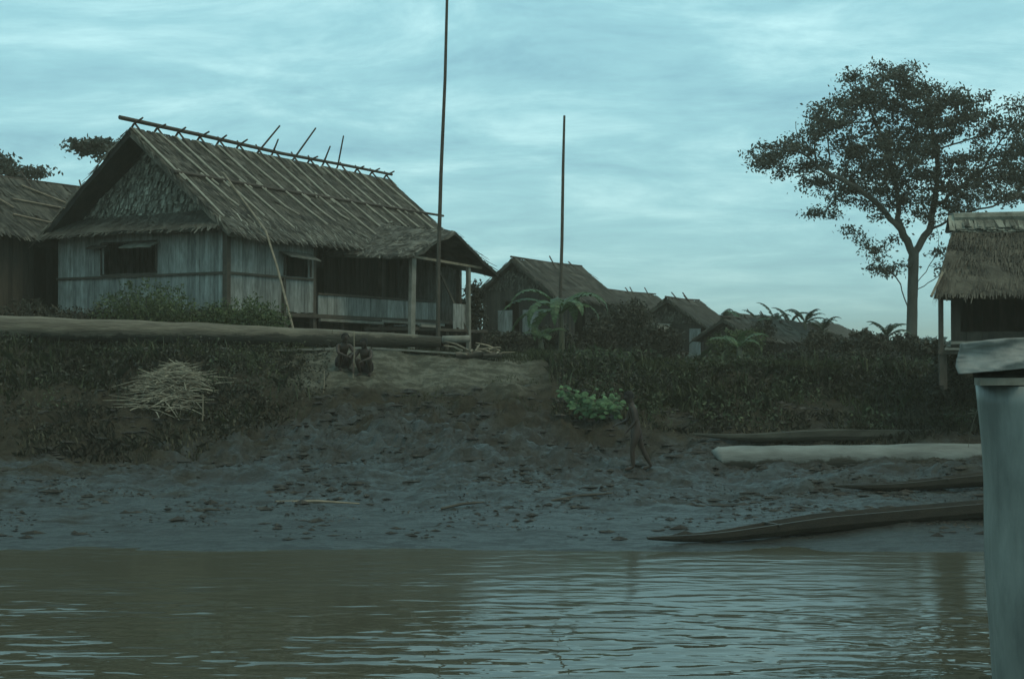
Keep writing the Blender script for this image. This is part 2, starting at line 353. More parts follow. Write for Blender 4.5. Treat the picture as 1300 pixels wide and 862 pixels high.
# wet mud shines, soil does not
rw = N(t, 'ShaderNodeMapRange'); L(t, r1, 0, rw, 'Value'); rw.inputs['To Min'].default_value = .34; rw.inputs['To Max'].default_value = .55
rmx = N(t, 'ShaderNodeMix', data_type='FLOAT'); L(t, sp, 0, rmx, 0); rmx.inputs[2].default_value = .95; L(t, rw, 0, rmx, 3)
L(t, rmx, 0, b, 'Roughness')
smx = N(t, 'ShaderNodeMix', data_type='FLOAT'); L(t, sp, 0, smx, 0); smx.inputs[2].default_value = .1; smx.inputs[3].default_value = .5; L(t, smx, 0, b, 'Specular IOR Level')
bp = N(t, 'ShaderNodeBump', in_Strength=.9, in_Distance=.08); L(t, nb, 'Fac', bp, 'Height')
nc = N(t, 'ShaderNodeTexNoise', in_Scale=32.0, in_Detail=4.0); L(t, tc, 'Object', nc, 'Vector')
bp2 = N(t, 'ShaderNodeBump', in_Strength=.4, in_Distance=.02); L(t, nc, 'Fac', bp2, 'Height'); L(t, bp, 0, bp2, 'Normal'); L(t, bp2, 0, b, 'Normal')
me.materials.append(gm)
ground = bpy.data.objects.new('ground', me); COL.objects.link(ground); tag(ground, kind='structure')

wm = bpy.data.materials.new('river_water'); wm.use_nodes = True; t = wm.node_tree; t.nodes.clear()
out = N(t, 'ShaderNodeOutputMaterial'); b = N(t, 'ShaderNodeBsdfPrincipled'); L(t, b, 0, out, 0)
b.inputs['Base Color'].default_value = (.070, .064, .043, 1); b.inputs['Roughness'].default_value = .015; b.inputs['IOR'].default_value = 1.33; b.inputs['Specular IOR Level'].default_value = .33
tc = N(t, 'ShaderNodeTexCoord')
def wn(scale, sx, sy, det, rot=0):
    mp = N(t, 'ShaderNodeMapping'); mp.inputs['Scale'].default_value = (sx, sy, 1); mp.inputs['Rotation'].default_value = (0, 0, R(rot)); L(t, tc, 'Object', mp, 0)
    n = N(t, 'ShaderNodeTexNoise', in_Scale=scale, in_Detail=det, in_Roughness=.5, in_Distortion=.3); L(t, mp, 0, n, 'Vector'); return n
wa = wn(1.0, 1.3, 3.1, 1.5, 4); wb = wn(1.0, 4.0, 9.0, 2.0, -5); wc = wn(1.0, .25, .8, 1.0, 8)
b1 = N(t, 'ShaderNodeBump', in_Strength=1.0, in_Distance=.05); L(t, wa, 'Fac', b1, 'Height')
sy = N(t, 'ShaderNodeSeparateXYZ'); L(t, tc, 'Object', sy, 0); lee = N(t, 'ShaderNodeMapRange'); L(t, sy, 'Y', lee, 'Value'); lee.inputs['From Min'].default_value = 17.0; lee.inputs['From Max'].default_value = 22.5; lee.inputs['To Min'].default_value = 1.0; lee.inputs['To Max'].default_value = .25; wr = N(t, 'ShaderNodeMapRange'); L(t, wc, 'Fac', wr, 'Value'); wr.inputs['From Min'].default_value = .38; wr.inputs['From Max'].default_value = .6; wr.inputs['To Min'].default_value = .3; wr.inputs['To Max'].default_value = 1.0; wl = N(t, 'ShaderNodeMath', operation='MULTIPLY'); L(t, lee, 0, wl, 0); L(t, wr, 0, wl, 1); L(t, wl, 0, b1, 'Strength'); rf = N(t, 'ShaderNodeMapRange'); L(t, sy, 'Y', rf, 'Value'); rf.inputs['From Min'].default_value = 15.0; rf.inputs['From Max'].default_value = 19.0; rf.inputs['To Min'].default_value = .02; rf.inputs['To Max'].default_value = .13; L(t, rf, 0, b, 'Roughness')
b2 = N(t, 'ShaderNodeBump', in_Strength=1.0, in_Distance=.0012); L(t, wb, 'Fac', b2, 'Height'); L(t, b1, 0, b2, 'Normal')
L(t, b2, 0, b, 'Normal')
mb = MB(); mb.quad((-900, -400, 0), (900, -400, 0), (900, 26, 0), (-900, 26, 0))
river = mb.build('river', wm); tag(river, kind='structure')

# ------------------------------------------------------------------ building helpers (local frame: x long axis, y across, z up from ground)
def plank_wall(mb, p0, p1, z0, z1, pw=.16, holes=(), th=.03, ragged=.03, gap=.0015):
    p0 = Vector(p0); p1 = Vector(p1); Lw = (p1 - p0).length; d = (p1 - p0).normalized(); nrm = Vector((-d.y, d.x, 0))
    t_ = 0
    while t_ < Lw - .02:
        wdt = min(pw * random.uniform(.75, 1.3), Lw - t_); c = t_ + wdt / 2; spans = [(z0 + random.uniform(-ragged, ragged), z1)]
        for (a, b_, za, zb) in holes:
            if a < c < b_:
                ns = []
                for s0, s1 in spans:
                    if za > s0: ns.append((s0, min(za, s1)))
                    if zb < s1: ns.append((max(zb, s0), s1))
                spans = ns
        for s0, s1 in spans:
            if s1 - s0 < .02: continue
            off = random.uniform(-.012, .012)
            a = p0 + d * (t_ + gap); b_ = p0 + d * (t_ + wdt - gap); n0 = nrm * (off - th / 2); n1 = nrm * (off + th / 2)
            vs = [a + n0, b_ + n0, b_ + n1, a + n1]
            mb.add([(v.x, v.y, s0) for v in vs] + [(v.x, v.y, s1) for v in vs], [(0, 3, 2, 1), (4, 5, 6, 7), (0, 1, 5, 4), (1, 2, 6, 5), (2, 3, 7, 6), (3, 0, 4, 7)])
        t_ += wdt
def gable_mesh(mb, x, W, z0, z1, rows, facing=-1):
    """triangular end filled with ragged leaf shingles"""
    mb.add([(x, 0, z0), (x, W, z0), (x, W / 2, z1), (x + .06, 0, z0), (x + .06, W, z0), (x + .06, W / 2, z1)], [(0, 1, 2), (5, 4, 3), (0, 3, 4, 1), (1, 4, 5, 2), (2, 5, 3, 0)])
    for j in range(rows):
        t_ = 1 - (j + .3) / rows
        z = z0 + (z1 - z0) * t_; half = W / 2 * (1 - t_)
        n = int(half * 2 / .06) + 1
        for i in range(n):
            y = W / 2 - half + 2 * half * (i + random.random()) / n; ln = random.uniform(.8, 1.5) * (z1 - z0) / rows; w2 = random.uniform(.022, .05)
            zz_ = z + random.uniform(-.05, .05); xx = x + facing * .02; xo = x + facing * random.uniform(.05, .12); dy_ = random.uniform(-.05, .05)
            mb.quad((xx, y - w2, zz_), (xx, y + w2, zz_), (xo, y + w2 + dy_, max(zz_ - ln, z0 - .08)), (xo, y - w2 + dy_, max(zz_ - ln, z0 - .08)))
def roof_mesh(mb, x0, x1, W, ov, ze, zr, th=.14, rows=14, per_m=13, length=.42, wid=.07, lift=.05, strands=True):
    yr = W / 2
    for sgn in (0, 1):
        ye = -ov if sgn == 0 else W + ov
        A, B, C, D = (x0, yr, zr), (x1, yr, zr), (x1, ye, ze), (x0, ye, ze)
        nx = max(4, int((x1 - x0) / .7)); mb.slab(A, B, C, D, nx, 6, th, .022)
        if strands: mb.strands(A, B, C, D, rows, per_m if sgn == 0 else per_m * .5, length, lift, wid)
        # ragged rake edges
        if strands:
            for xe, dr in ((x0, -1), (x1, 1)):
                n = int(W * 9)
                for i in range(n):
                    u = random.random(); p = Vector((xe, yr + (ye - yr) * u, zr + (ze - zr) * u)); q = p + Vector((dr * random.uniform(.03, .16), (ye - yr) * .05, (ze - zr) * .05 - random.uniform(0, .1)))
                    mb.quad(p + Vector((0, 0, .03)), p + Vector((0, .05, .03)), q + Vector((0, .03, 0)), q)
    # ridge cap
    if strands:
        n = int((x1 - x0) * per_m)
        for i in range(n):
            x = x0 + (x1 - x0) * random.random(); w2 = wid * random.uniform(.5, 1.2)
            for s_ in (-1, 1):
                l = random.uniform(.25, .5)
                k = (zr - ze) / (yr + ov)
                mb.quad((x - w2, yr, zr + .07), (x + w2, yr, zr + .07), (x + w2 + random.uniform(-.08, .08), yr + s_ * l, zr + .05 - l * k), (x - w2, yr + s_ * l, zr + .05 - l * k))
def stilts(par, xs, ys, z1, r=.09, z0=-.5):
    for x in xs:
        for y in ys:
            mb = MB(); mb.tube([(x, y, z0), (x + random.uniform(-.03, .03), y, z1)], r, 7); mb.build('stilt', M_timber, par)

ROT = math.atan2(.875, .485)
U = Vector((.485, .875, 0)).normalized(); V_ = Vector((U.y, -U.x, 0))

# ------------------------------------------------------------------ main thatched house
CM = Vector((-8.446, 42.0, 3.45))
H = empty('thatched_house', CM, ROT, 'large thatched house on low stilts with poles lashed over its roof, above the long log', 'house')
W = 6.9; ZE, ZR, OV = 3.35, 6.66, .55; SL = (ZR - ZE) / (W / 2 + OV); X0, X1 = -.45, 13.8
mb = MB(); roof_mesh(mb, X0, X1, W, OV, ZE, ZR, .16, 26, 19, .36, .05, .075); roof = mb.build('roof', M_thatch, H)
mb = MB()
A_, B_, C_, D_ = (X0, .25, ZE + SL * .8 + .02), (9.0, .25, ZE + SL * .8 + .02), (9.0, -OV - .02, ZE + .02), (X0, -OV - .02, ZE + .02)
mb.strands(A_, B_, C_, D_, 4, 6, .42, .06, .05, .5); mb.build('eave_fringe', M_thatch_pale, H)
def rz_(y): return ZE + SL * (y + OV)      # height of camera-side slope
mb = MB(); mb.tube([(-.85, W / 2, ZR + .30), (3, W / 2, ZR + .27), (7, W / 2 + .03, ZR + .22), (11, W / 2, ZR + .26), (13.9, W / 2, ZR + .27)], [.07, .065, .06, .055, .05], 7); mb.build('ridge_pole', M_pole_dark, H)
mb = MB(); mb.tube([(-.5, 1.62, rz_(1.62) + .10), (4, 1.6, rz_(1.6) + .09), (9, 1.63, rz_(1.63) + .10), (14.75, 1.6, rz_(1.6) + .16)], [.06, .06, .055, .045], 7); mb.build('purlin_pole', M_pole_dark, H)
# crossed sticks over the ridge
x = -.25; k = 0
while x < 13.9:
    mb = MB(); tall = {6: .8, 7: .35, 8: 1.0, 10: .5, 11: .95}.get(k, random.uniform(.03, .14)); lean = random.uniform(-.1, .1)
    if k == 11: lean = -.75
    if k == 8: lean = .5
    if k == 6: lean = .5
    if k in (7, 10): lean = -.4
    yb = W / 2 + .45
    mb.tube([(x, yb, ZR - .35), (x + lean * .3, W / 2, ZR + .18), (x + lean, W / 2 - .35 - tall * .3, ZR + .22 + tall)], [.035, .035, .028], 6)
    mb.tube([(x + .1, W / 2 - .5, ZR - .38), (x + .08, W / 2, ZR + .18), (x + .08, W / 2 + .12, ZR + .36)], [.035, .03, .025], 6)
    mb.build('ridge_stick', M_pole_dark, H); x += .98; k += 1
# rafters poles lashed on the camera-side slope, two tiers
for i in range(15):
    x = -.25 + i * .93 + random.uniform(-.12, .12); sk = random.uniform(.05, .55)
    if i == 0: sk = 0.05
    mb = MB(); y1 = random.uniform(1.2, 1.7)
    mb.tube([(x, W / 2 - .1, ZR + .03), (x + sk * .5, 2.4, rz_(2.4) + .09), (x + sk, y1, rz_(y1) + .09)], [.032, .036, .03], 6); mb.build('roof_pole', M_roofpole, H)
for i in range(14):
    x = -.3 + i * .98 + random.uniform(-.2, .2); sk = random.uniform(.2, .7)
    if i == 0: sk = .0
    y1 = random.uniform(-.35, .5) if i % 3 != 1 else random.uniform(.5, .9)
    mb = MB(); mb.tube([(x, 1.75, rz_(1.75) + .10), (x + sk * .5, .8, rz_(.8) + .09), (x + sk, y1, rz_(y1) + .08)], [.034, .034, .028], 6); mb.build('roof_pole', M_roofpole, H)
mb = MB(); gable_mesh(mb, .45, W - .9, 4.1, ZR - .5, 12); g = mb.build('gable', M_thatch_pale, H); g.location.y = .45
mb = MB(); mb.add([(.56, .1, 3.8), (.56, W - .1, 3.8), (.56, W / 2, ZR - .2), (.6, .1, 3.8), (.6, W - .1, 3.8), (.6, W / 2, ZR - .2)], [(0, 1, 2), (5, 4, 3)]); mb.build('gable_backing', M_plank_dark, H)
mb = MB(); A_, B_, C_, D_ = (.42, W - .3, 4.14), (.42, .3, 4.14), (-.62, -.15, 3.50), (-.62, W + .15, 3.52)
mb.slab(A_, B_, C_, D_, 10, 2, .1, .03); mb.strands(A_, B_, C_, D_, 4, 11, .35, .04, .09, .4); mb.build('skirt_roof', M_thatch_dark, H)
ZF, ZW = 1.12, 3.75
mb = MB(); plank_wall(mb, (0, W, 0), (0, 0.02, 0), ZF, ZW, .17, holes=[(1.9, 4.2, 2.28, 3.25)]); mb.build('front_wall', M_plank, H)
mb = MB(); plank_wall(mb, (0.02, 0, 0), (4.3, 0, 0), ZF, ZW, .17, holes=[(2.75, 4.0, 2.25, 2.95)]); mb.build('side_wall', M_plank, H)
mb = MB(); plank_wall(mb, (13.4, W, 0), (0, W, 0), ZF, ZW, .2); mb.build('rear_wall', M_plank, H)
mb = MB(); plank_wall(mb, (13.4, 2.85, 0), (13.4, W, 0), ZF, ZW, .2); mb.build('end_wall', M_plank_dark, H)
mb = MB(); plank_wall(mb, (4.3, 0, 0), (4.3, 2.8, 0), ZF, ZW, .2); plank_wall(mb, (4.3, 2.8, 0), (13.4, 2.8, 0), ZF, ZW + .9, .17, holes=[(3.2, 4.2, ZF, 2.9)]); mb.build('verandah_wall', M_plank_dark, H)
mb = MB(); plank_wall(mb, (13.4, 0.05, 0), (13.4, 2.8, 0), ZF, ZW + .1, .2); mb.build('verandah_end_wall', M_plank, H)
mb = MB(); plank_wall(mb, (0.1, 3.2, 0), (13.3, 3.2, 0), -.3, .97, .3); plank_wall(mb, (.1, 3.2, 0), (.1, 6.8, 0), -.3, .97, .3); plank_wall(mb, (13.3, -.1, 0), (13.3, 3.2, 0), -.3, .97, .3); plank_wall(mb, (12.0, -1.7, 0), (13.25, -.1, 0), -.3, .6, .3); mb.build('underfloor_shade_boards', M_plank_dark, H)  # added dark boards standing in for the shade under the floor
mb = MB(); gable_mesh(mb, 13.35, W - .3, 3.85, ZR - .28, 8, 1); g = mb.build('gable', M_thatch_dark, H); g.location.y = .15
mb = MB(); mb.box((-.1, -.08, .98), (13.5, W + .05, 1.10)); mb.build('floor', M_timber, H)
mb = MB(); plank_wall(mb, (4.45, -.02, 0), (11.7, -.02, 0), 1.02, 1.72, .2); mb.build('parapet', M_plank, H)
mb = MB(); mb.beam((4.4, -.04, 1.76), (11.8, -.04, 1.78), .09, .06); mb.build('parapet_rail', M_timber, H)
mb = MB(); mb.beam((4.4, -.14, .92), (8.0, -.14, .9), .07, .09); mb.beam((7.9, -.14, .97), (12, -.14, .92), .07, .09); mb.build('sill_beam', M_timber_pale, H)
mb = MB(); mb.beam((-.06, -.06, -.4), (-.06, -.06, 3.6), .17, .17); mb.build('corner_post', M_timber, H)
mb = MB(); mb.beam((-.06, W + .02, 2.2), (-.06, .04, 2.2), .05, .07); mb.beam((.05, -.05, 2.2), (4.2, -.05, 2.2), .05, .07); mb.build('wall_rail', M_timber, H)
mb = MB(); mb.beam((2.65, -.05, -.4), (2.65, -.05, 2.2), .1, .12); mb.build('wall_post', M_timber, H)
for xx in (4.3, 8.2, 13.4):
    mb = MB(); mb.beam((xx, 0.06, -.4), (xx, .06, 3.7), .15, .15); mb.build('verandah_post', M_timber, H)
stilts(H, (0.15, 1.5, 3, 4.5, 6, 7.5, 9, 10.5, 12, 13.3), (.15, 2.3, 4.6, 6.75), 1.0)
# window frames
mb = MB()
for (a_, b_) in (((-.05, 2.7, 2.27), (-.05, 5.0, 2.27)), ((-.05, 2.7, 3.26), (-.05, 5.0, 3.26)), ((-.05, 2.7, 2.27), (-.05, 2.7, 3.26)), ((-.05, 5.0, 2.27), (-.05, 5.0, 3.26))): mb.beam(a_, b_, .035, .04)
mb.build('window_frame', M_timber, H)
mb = MB()
for (a_, b_) in (((2.72, -.05, 2.97), (4.05, -.05, 2.97)), ((2.72, -.05, 2.27), (2.72, -.05, 3.0)), ((4.05, -.05, 2.27), (4.05, -.05, 3.0))): mb.beam(a_, b_, .055, .06)
mb.build('window_frame', M_timber, H)
# propped window shutters
mb = MB(); mb.slab((2.45, -.03, 3.02), (4.0, -.03, 3.02), (4.0, -.5, 2.80), (2.45, -.5, 2.84), 5, 2, .04, .01); mb.build('shutter', M_timber_pale, H)
mb = MB(); mb.slab((-.03, 3.9, 3.22), (-.03, 2.6, 3.22), (-.42, 2.6, 3.08), (-.42, 3.9, 3.06), 5, 2, .04, .01); mb.build('shutter', M_thatch_pale, H)
mb = MB(); mb.slab((-.03, 5.4, 3.22), (-.03, 4.6, 3.22), (-.3, 4.6, 3.12), (-.3, 5.4, 3.1), 5, 2, .03, .01); mb.build('shutter', M_timber, H)
# porch with its own cross roof
mb = MB()
A_, B_, C_, D_ = (9.17, 1.3, 4.55), (9.17, -2.35, 4.02), (6.15, -2.35, 3.0), (5.3, .2, 3.12)
mb.slab(A_, B_, C_, D_, 8, 6, .1, .04); mb.strands(B_, A_, D_, C_, 16, 14, .5, .06, .06, .55)
A2, B2, C2, D2 = (9.17, -2.35, 4.02), (9.17, 1.3, 4.55), (12.3, .2, 3.2), (12.2, -2.35, 2.75)
mb.slab(A2, B2, C2, D2, 8, 6, .1, .04); mb.strands(B2, A2, D2, C2, 12, 12, .5, .06, .06, .5)
mb.build('porch_roof', M_thatch, H)
mb = MB(); mb.beam((6.85, -2.05, -.2), (7.02, -2.0, 3.05), .26, .12); mb.build('porch_post', M_timber_pale, H)
mb = MB(); mb.beam((10.65, -2.0, -.2), (10.62, -2.0, 2.95), .15, .12); mb.build('porch_post', M_timber_pale, H)
mb = MB(); mb.beam((6.9, -2.08, 3.05), (11.4, -2.08, 2.93), .07, .08); mb.build('porch_beam', M_bamboo, H)
mb = MB(); mb.beam((9.6, -1.3, 3.0), (10.6, -2.0, .55), .06, .07); mb.build('porch_brace', M_timber, H)
mb = MB(); plank_wall(mb, (9.75, -1.9, 0), (10.6, -1.9, 0), .75, 1.6, .18); mb.build('porch_parapet', M_plank, H)
mb = MB(); mb.box((6.8, -2.0, .62), (12.0, -.2, .72)); mb.build('porch_floor', M_timber, H)
mb = MB(); mb.beam((7.4, -2.06, .78), (8.6, -2.06, .76), .08, .09); mb.build('porch_step', M_timber_pale, H)
stilts(H, (7.0, 9.4, 11.8), (-1.85, -.4), .62, .07)

# leaning bamboo, bent over the eave
def HL(s, y, z): return CM + U * s - V_ * y + Vector((0, 0, z))
mb = MB(); q0 = pt(379, 430, 40.9); q0.z = G(q0.x, q0.y) - .05
eave_p = HL(1.0, -.66, ZE + .14)
mb.tube([q0, q0.lerp(eave_p, .35) + Vector((.04, -.05, 0)), q0.lerp(eave_p, .7) + Vector((.05, -.02, 0)), eave_p, HL(1.4, .2, rz_(.2) + .17), HL(1.65, 1.0, rz_(1.0) + .2), HL(1.9, 1.75, rz_(1.75) + .24)], [.04, .038, .035, .033, .03, .028, .025], 7)
tag(mb.build('bamboo_pole', M_bamboo, origin=q0), 'thin bent bamboo leaning up over the eave of the large thatched house', 'pole')

# ------------------------------------------------------------------ smaller huts
def hut(name, R0, L_, W_, zg, ze, zr, ov, label, thatch, walls, rot=ROT, cat='hut', rows=12, pale=(), group=None, gable_mat=None, per_m=9, stick=True):
    u = Vector((math.cos(rot), math.sin(rot), 0)); v = Vector((u.y, -u.x, 0))
    o = Vector((R0[0], R0[1], zg)) + v * (W_ / 2)
    h = empty(name, o, rot, label, cat, group)
    ze -= zg; zr -= zg
    mb = MB(); roof_mesh(mb, -.35, L_ + .35, W_, ov, ze, zr, .12, rows, per_m, .42, .10, .06); mb.build('roof', thatch, h)
    sl = (zr - ze) / (W_ / 2 + ov); zw = ze + sl * ov
    mb = MB(); gable_mesh(mb, .05, W_ - .1, zw, zr - .15, 7); mb.build('gable', gable_mat or thatch, h)
    mb = MB(); gable_mesh(mb, L_ - .05, W_ - .1, zw, zr - .15, 5, 1); mb.build('gable', gable_mat or thatch, h)
    mb = MB(); fl = .5
    plank_wall(mb, (0, W_, 0), (0, 0, 0), fl, zw, .2, holes=[(W_ * .35, W_ * .55, fl, zw - .5)]); plank_wall(mb, (0, 0, 0), (L_, 0, 0), fl, zw, .22, holes=[(L_ * .4, L_ * .55, fl, zw - .5)])
    plank_wall(mb, (L_, 0, 0), (L_, W_, 0), fl, zw, .25); plank_wall(mb, (L_, W_, 0), (0, W_, 0), fl, zw, .25)
    mb.build('wall', walls, h)
    for (a, b_, za, zb, fr) in pale:
        mb = MB()
        if fr: plank_wall(mb, (-.06, b_, 0), (-.06, a, 0), za, zb, .2)
        else: plank_wall(mb, (a, -.06, 0), (b_, -.06, 0), za, zb, .2)
        mb.build('wall_panel', M_plank, h)
    stilts(h, np.linspace(.1, L_ - .1, 4), (.1, W_ - .1), fl, .08)
    mb = MB(); mb.box((-.05, -.05, fl - .1), (L_ + .05, W_ + .05, fl - .01)); mb.build('floor', M_timber, h)
    if stick:
        mb = MB(); mb.tube([(-.45, W_ / 2, zr + .08), (L_ * .5, W_ / 2, zr + .04), (L_ + .3, W_ / 2, zr + .09)], [.045, .045, .035], 6); mb.build('ridge_pole', M_pole_dark, h)
        for q_ in range(3):
            x_ = random.uniform(.1, L_); mb = MB(); mb.tube([(x_, W_ / 2 - .3, zr - .2), (x_ + random.uniform(-.2, .3), W_ / 2 + .1, zr + random.uniform(.15, .4))], .03, 5); mb.build('ridge_stick', M_pole_dark, h)
    return h
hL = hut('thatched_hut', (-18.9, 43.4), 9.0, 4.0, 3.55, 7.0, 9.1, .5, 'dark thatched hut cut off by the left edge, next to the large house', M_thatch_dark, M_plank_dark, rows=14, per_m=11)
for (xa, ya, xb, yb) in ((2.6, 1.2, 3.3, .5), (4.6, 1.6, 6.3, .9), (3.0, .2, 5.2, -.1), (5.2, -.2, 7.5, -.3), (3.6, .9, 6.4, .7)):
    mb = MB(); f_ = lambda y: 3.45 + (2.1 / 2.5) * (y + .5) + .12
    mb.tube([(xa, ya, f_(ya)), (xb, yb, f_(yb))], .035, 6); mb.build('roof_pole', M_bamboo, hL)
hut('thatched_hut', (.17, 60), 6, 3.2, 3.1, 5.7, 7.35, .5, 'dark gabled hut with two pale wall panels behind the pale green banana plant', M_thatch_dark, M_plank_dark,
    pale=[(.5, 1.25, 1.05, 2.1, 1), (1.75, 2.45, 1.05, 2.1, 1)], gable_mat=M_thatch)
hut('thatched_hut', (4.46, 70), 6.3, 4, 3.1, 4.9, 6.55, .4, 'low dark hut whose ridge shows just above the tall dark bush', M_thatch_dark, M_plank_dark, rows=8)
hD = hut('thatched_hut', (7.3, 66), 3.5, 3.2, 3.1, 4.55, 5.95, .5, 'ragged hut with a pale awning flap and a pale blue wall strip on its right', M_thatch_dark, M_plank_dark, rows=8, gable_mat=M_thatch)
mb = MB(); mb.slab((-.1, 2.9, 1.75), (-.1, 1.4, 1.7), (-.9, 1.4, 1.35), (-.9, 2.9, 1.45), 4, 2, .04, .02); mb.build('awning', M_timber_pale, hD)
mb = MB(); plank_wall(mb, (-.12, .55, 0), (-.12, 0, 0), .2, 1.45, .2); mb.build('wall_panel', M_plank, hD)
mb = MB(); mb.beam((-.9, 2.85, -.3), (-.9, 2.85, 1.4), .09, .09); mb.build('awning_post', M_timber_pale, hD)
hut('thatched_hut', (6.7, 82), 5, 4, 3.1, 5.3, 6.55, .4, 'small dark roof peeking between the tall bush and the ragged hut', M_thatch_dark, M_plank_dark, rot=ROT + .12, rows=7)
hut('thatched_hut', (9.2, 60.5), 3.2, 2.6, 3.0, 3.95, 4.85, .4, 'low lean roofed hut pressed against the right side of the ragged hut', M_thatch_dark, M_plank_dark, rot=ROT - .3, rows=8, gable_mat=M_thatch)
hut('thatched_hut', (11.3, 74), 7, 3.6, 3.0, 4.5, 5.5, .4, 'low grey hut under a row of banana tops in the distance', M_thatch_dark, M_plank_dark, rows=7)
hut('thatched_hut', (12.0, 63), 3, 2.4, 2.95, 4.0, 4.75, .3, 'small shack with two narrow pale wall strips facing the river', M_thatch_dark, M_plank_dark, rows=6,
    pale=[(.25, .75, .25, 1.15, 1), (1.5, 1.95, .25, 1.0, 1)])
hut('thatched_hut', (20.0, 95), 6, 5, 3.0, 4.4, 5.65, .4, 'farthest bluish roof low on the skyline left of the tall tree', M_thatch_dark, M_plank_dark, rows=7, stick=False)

# right hut, seen face on, hipped at its left end
zgR = 2.85
hR = empty('thatched_hut', (10.35, 34.3, zgR), 0, 'steep thatched hut with a pale ridge cap and one slim post on the right edge', 'hut')
a0 = Vector((10.35, 34.3, zgR))
A_ = pt(1212, 282, 35.7) - a0; D_ = pt(1187, 374, 34.0) - a0; B_ = A_ + Vector((6.5, 0, 0)); C_ = D_ + Vector((7.8, 0, 0))
mb = MB(); mb.slab(A_, B_, C_, D_, 12, 6, .14, .03); mb.strands(A_, B_, C_, D_, 15, 24, .26, .05, .045, .15)
A3, B3 = A_ + Vector((0, .05, 0)), B_ + Vector((0, .05, 0)); C3, D3 = B3 + Vector((1, 2.6, -1.85)), Vector((11.5, 38.1, 4.75)) - a0
mb.slab(A3, B3, C3, D3, 8, 4, .14, .03); mb.strands(A3, B3, C3, D3, 8, 6, .4, .05, .1)
mb.add([A_, D_, D3], [(0, 1, 2)])
mb.add([p + Vector((.1, 0, -.05)) for p in (A_, D_, D3)], [(2, 1, 0)]); mb.strands(A_ + Vector((0, -.02, 0)), A_ + Vector((0, .02, 0)), D3, D_, 12, 10, .32, .05, .07)
mb.build('roof', M_thatch_brown, hR)
mb = MB(); 
for i in range(230):
    x_ = A_.x + random.uniform(-.1, 6.4); y_ = A_.y; w_ = random.uniform(.03, .09); l_ = random.uniform(.2, .42)
    for s_ in (-1, 1): mb.quad((x_ - w_, y_, A_.z + .16), (x_ + w_, y_, A_.z + .17), (x_ + w_ + random.uniform(-.1, .1), y_ + s_ * .30, A_.z + .08 - l_), (x_ - w_ + random.uniform(-.1, .1), y_ + s_ * .32, A_.z + .08 - l_))
mb.tube([(A_.x - .05, A_.y, A_.z + .1), (A_.x + 3, A_.y, A_.z + .16), (A_.x + 6.5, A_.y, A_.z + .14)], [.13, .15, .14], 8, .1)
mb.build('ridge_cap', M_thatch_pale, hR)
mb = MB(); mb.tube([D_ + Vector((-.12, -.1, -.05)), D_ + Vector((.28, .3, .55))], [.035, .03], 6); mb.build('barge_pole', M_bamboo, hR)
mb = MB(); mb.beam((0, 0, -.4), (0, 0, 2.0), .10, .10); mb.build('post', M_timber, hR)
mb = MB(); plank_wall(mb, (.36, .35, 0), (7, .35, 0), .45, 2.05, .2, holes=[(.15, 1.9, .9, 1.9)]); plank_wall(mb, (1.25, 2.9, 0), (.36, .35, 0), .45, 2.1, .2); plank_wall(mb, (7, 2.9, 0), (1.25, 2.9, 0), .45, 2.1, .2); mb.build('wall', M_plank_dark, hR)
mb = MB(); mb.add([(-.1, -.1, .35), (7, -.1, .35), (7, 3, .35), (1.1, 3, .35), (-.1, -.1, .45), (7, -.1, .45), (7, 3, .45), (1.1, 3, .45)], [(0, 3, 2, 1), (4, 5, 6, 7), (0, 1, 5, 4), (1, 2, 6, 5), (2, 3, 7, 6), (3, 0, 4, 7)]); mb.build('floor', M_timber, hR)
mb = MB(); mb.beam((.2, -.12, .62), (1.4, -.14, .64), .05, .07); mb.beam((.05, -.14, .47), (3, -.14, .49), .05, .05); mb.build('rail', M_timber_pale, hR)
stilts(hR, (.1, 2.3, 4.6, 6.8), (.1,), .35, .08); stilts(hR, (1.3, 2.3, 4.6, 6.8), (2.8,), .35, .08)

# ------------------------------------------------------------------ tall poles
a = pt(556, 432, 40.6); a.z = G(a.x, a.y) - .4; b_ = pt(568, -20, 40.6)
mb = MB(); mb.tube([a, a.lerp(b_, .25) + Vector((-.06, 0, 0)), a.lerp(b_, .5) + Vector((-.05, 0, 0)), a.lerp(b_, .75), b_], [.062, .06, .052, .045, .038], 8)
tag(mb.build('tall_pole', M_timber, origin=a), 'tallest bare pole, rising out of the picture beside the porch', 'pole')
a = pt(711, 350, 57); b_ = pt(716.5, 147, 57); a = a + (a - b_) * .45; a.z = G(a.x, 57) - .3
mb = MB(); mb.tube([a, a.lerp(b_, .5) + Vector((.03, 0, 0)), a.lerp(b_, .8), b_], [.07, .065, .058, .045], 8)
tag(mb.build('tall_pole', M_timber, origin=a), 'shorter dark pole standing behind the banana plant', 'pole')

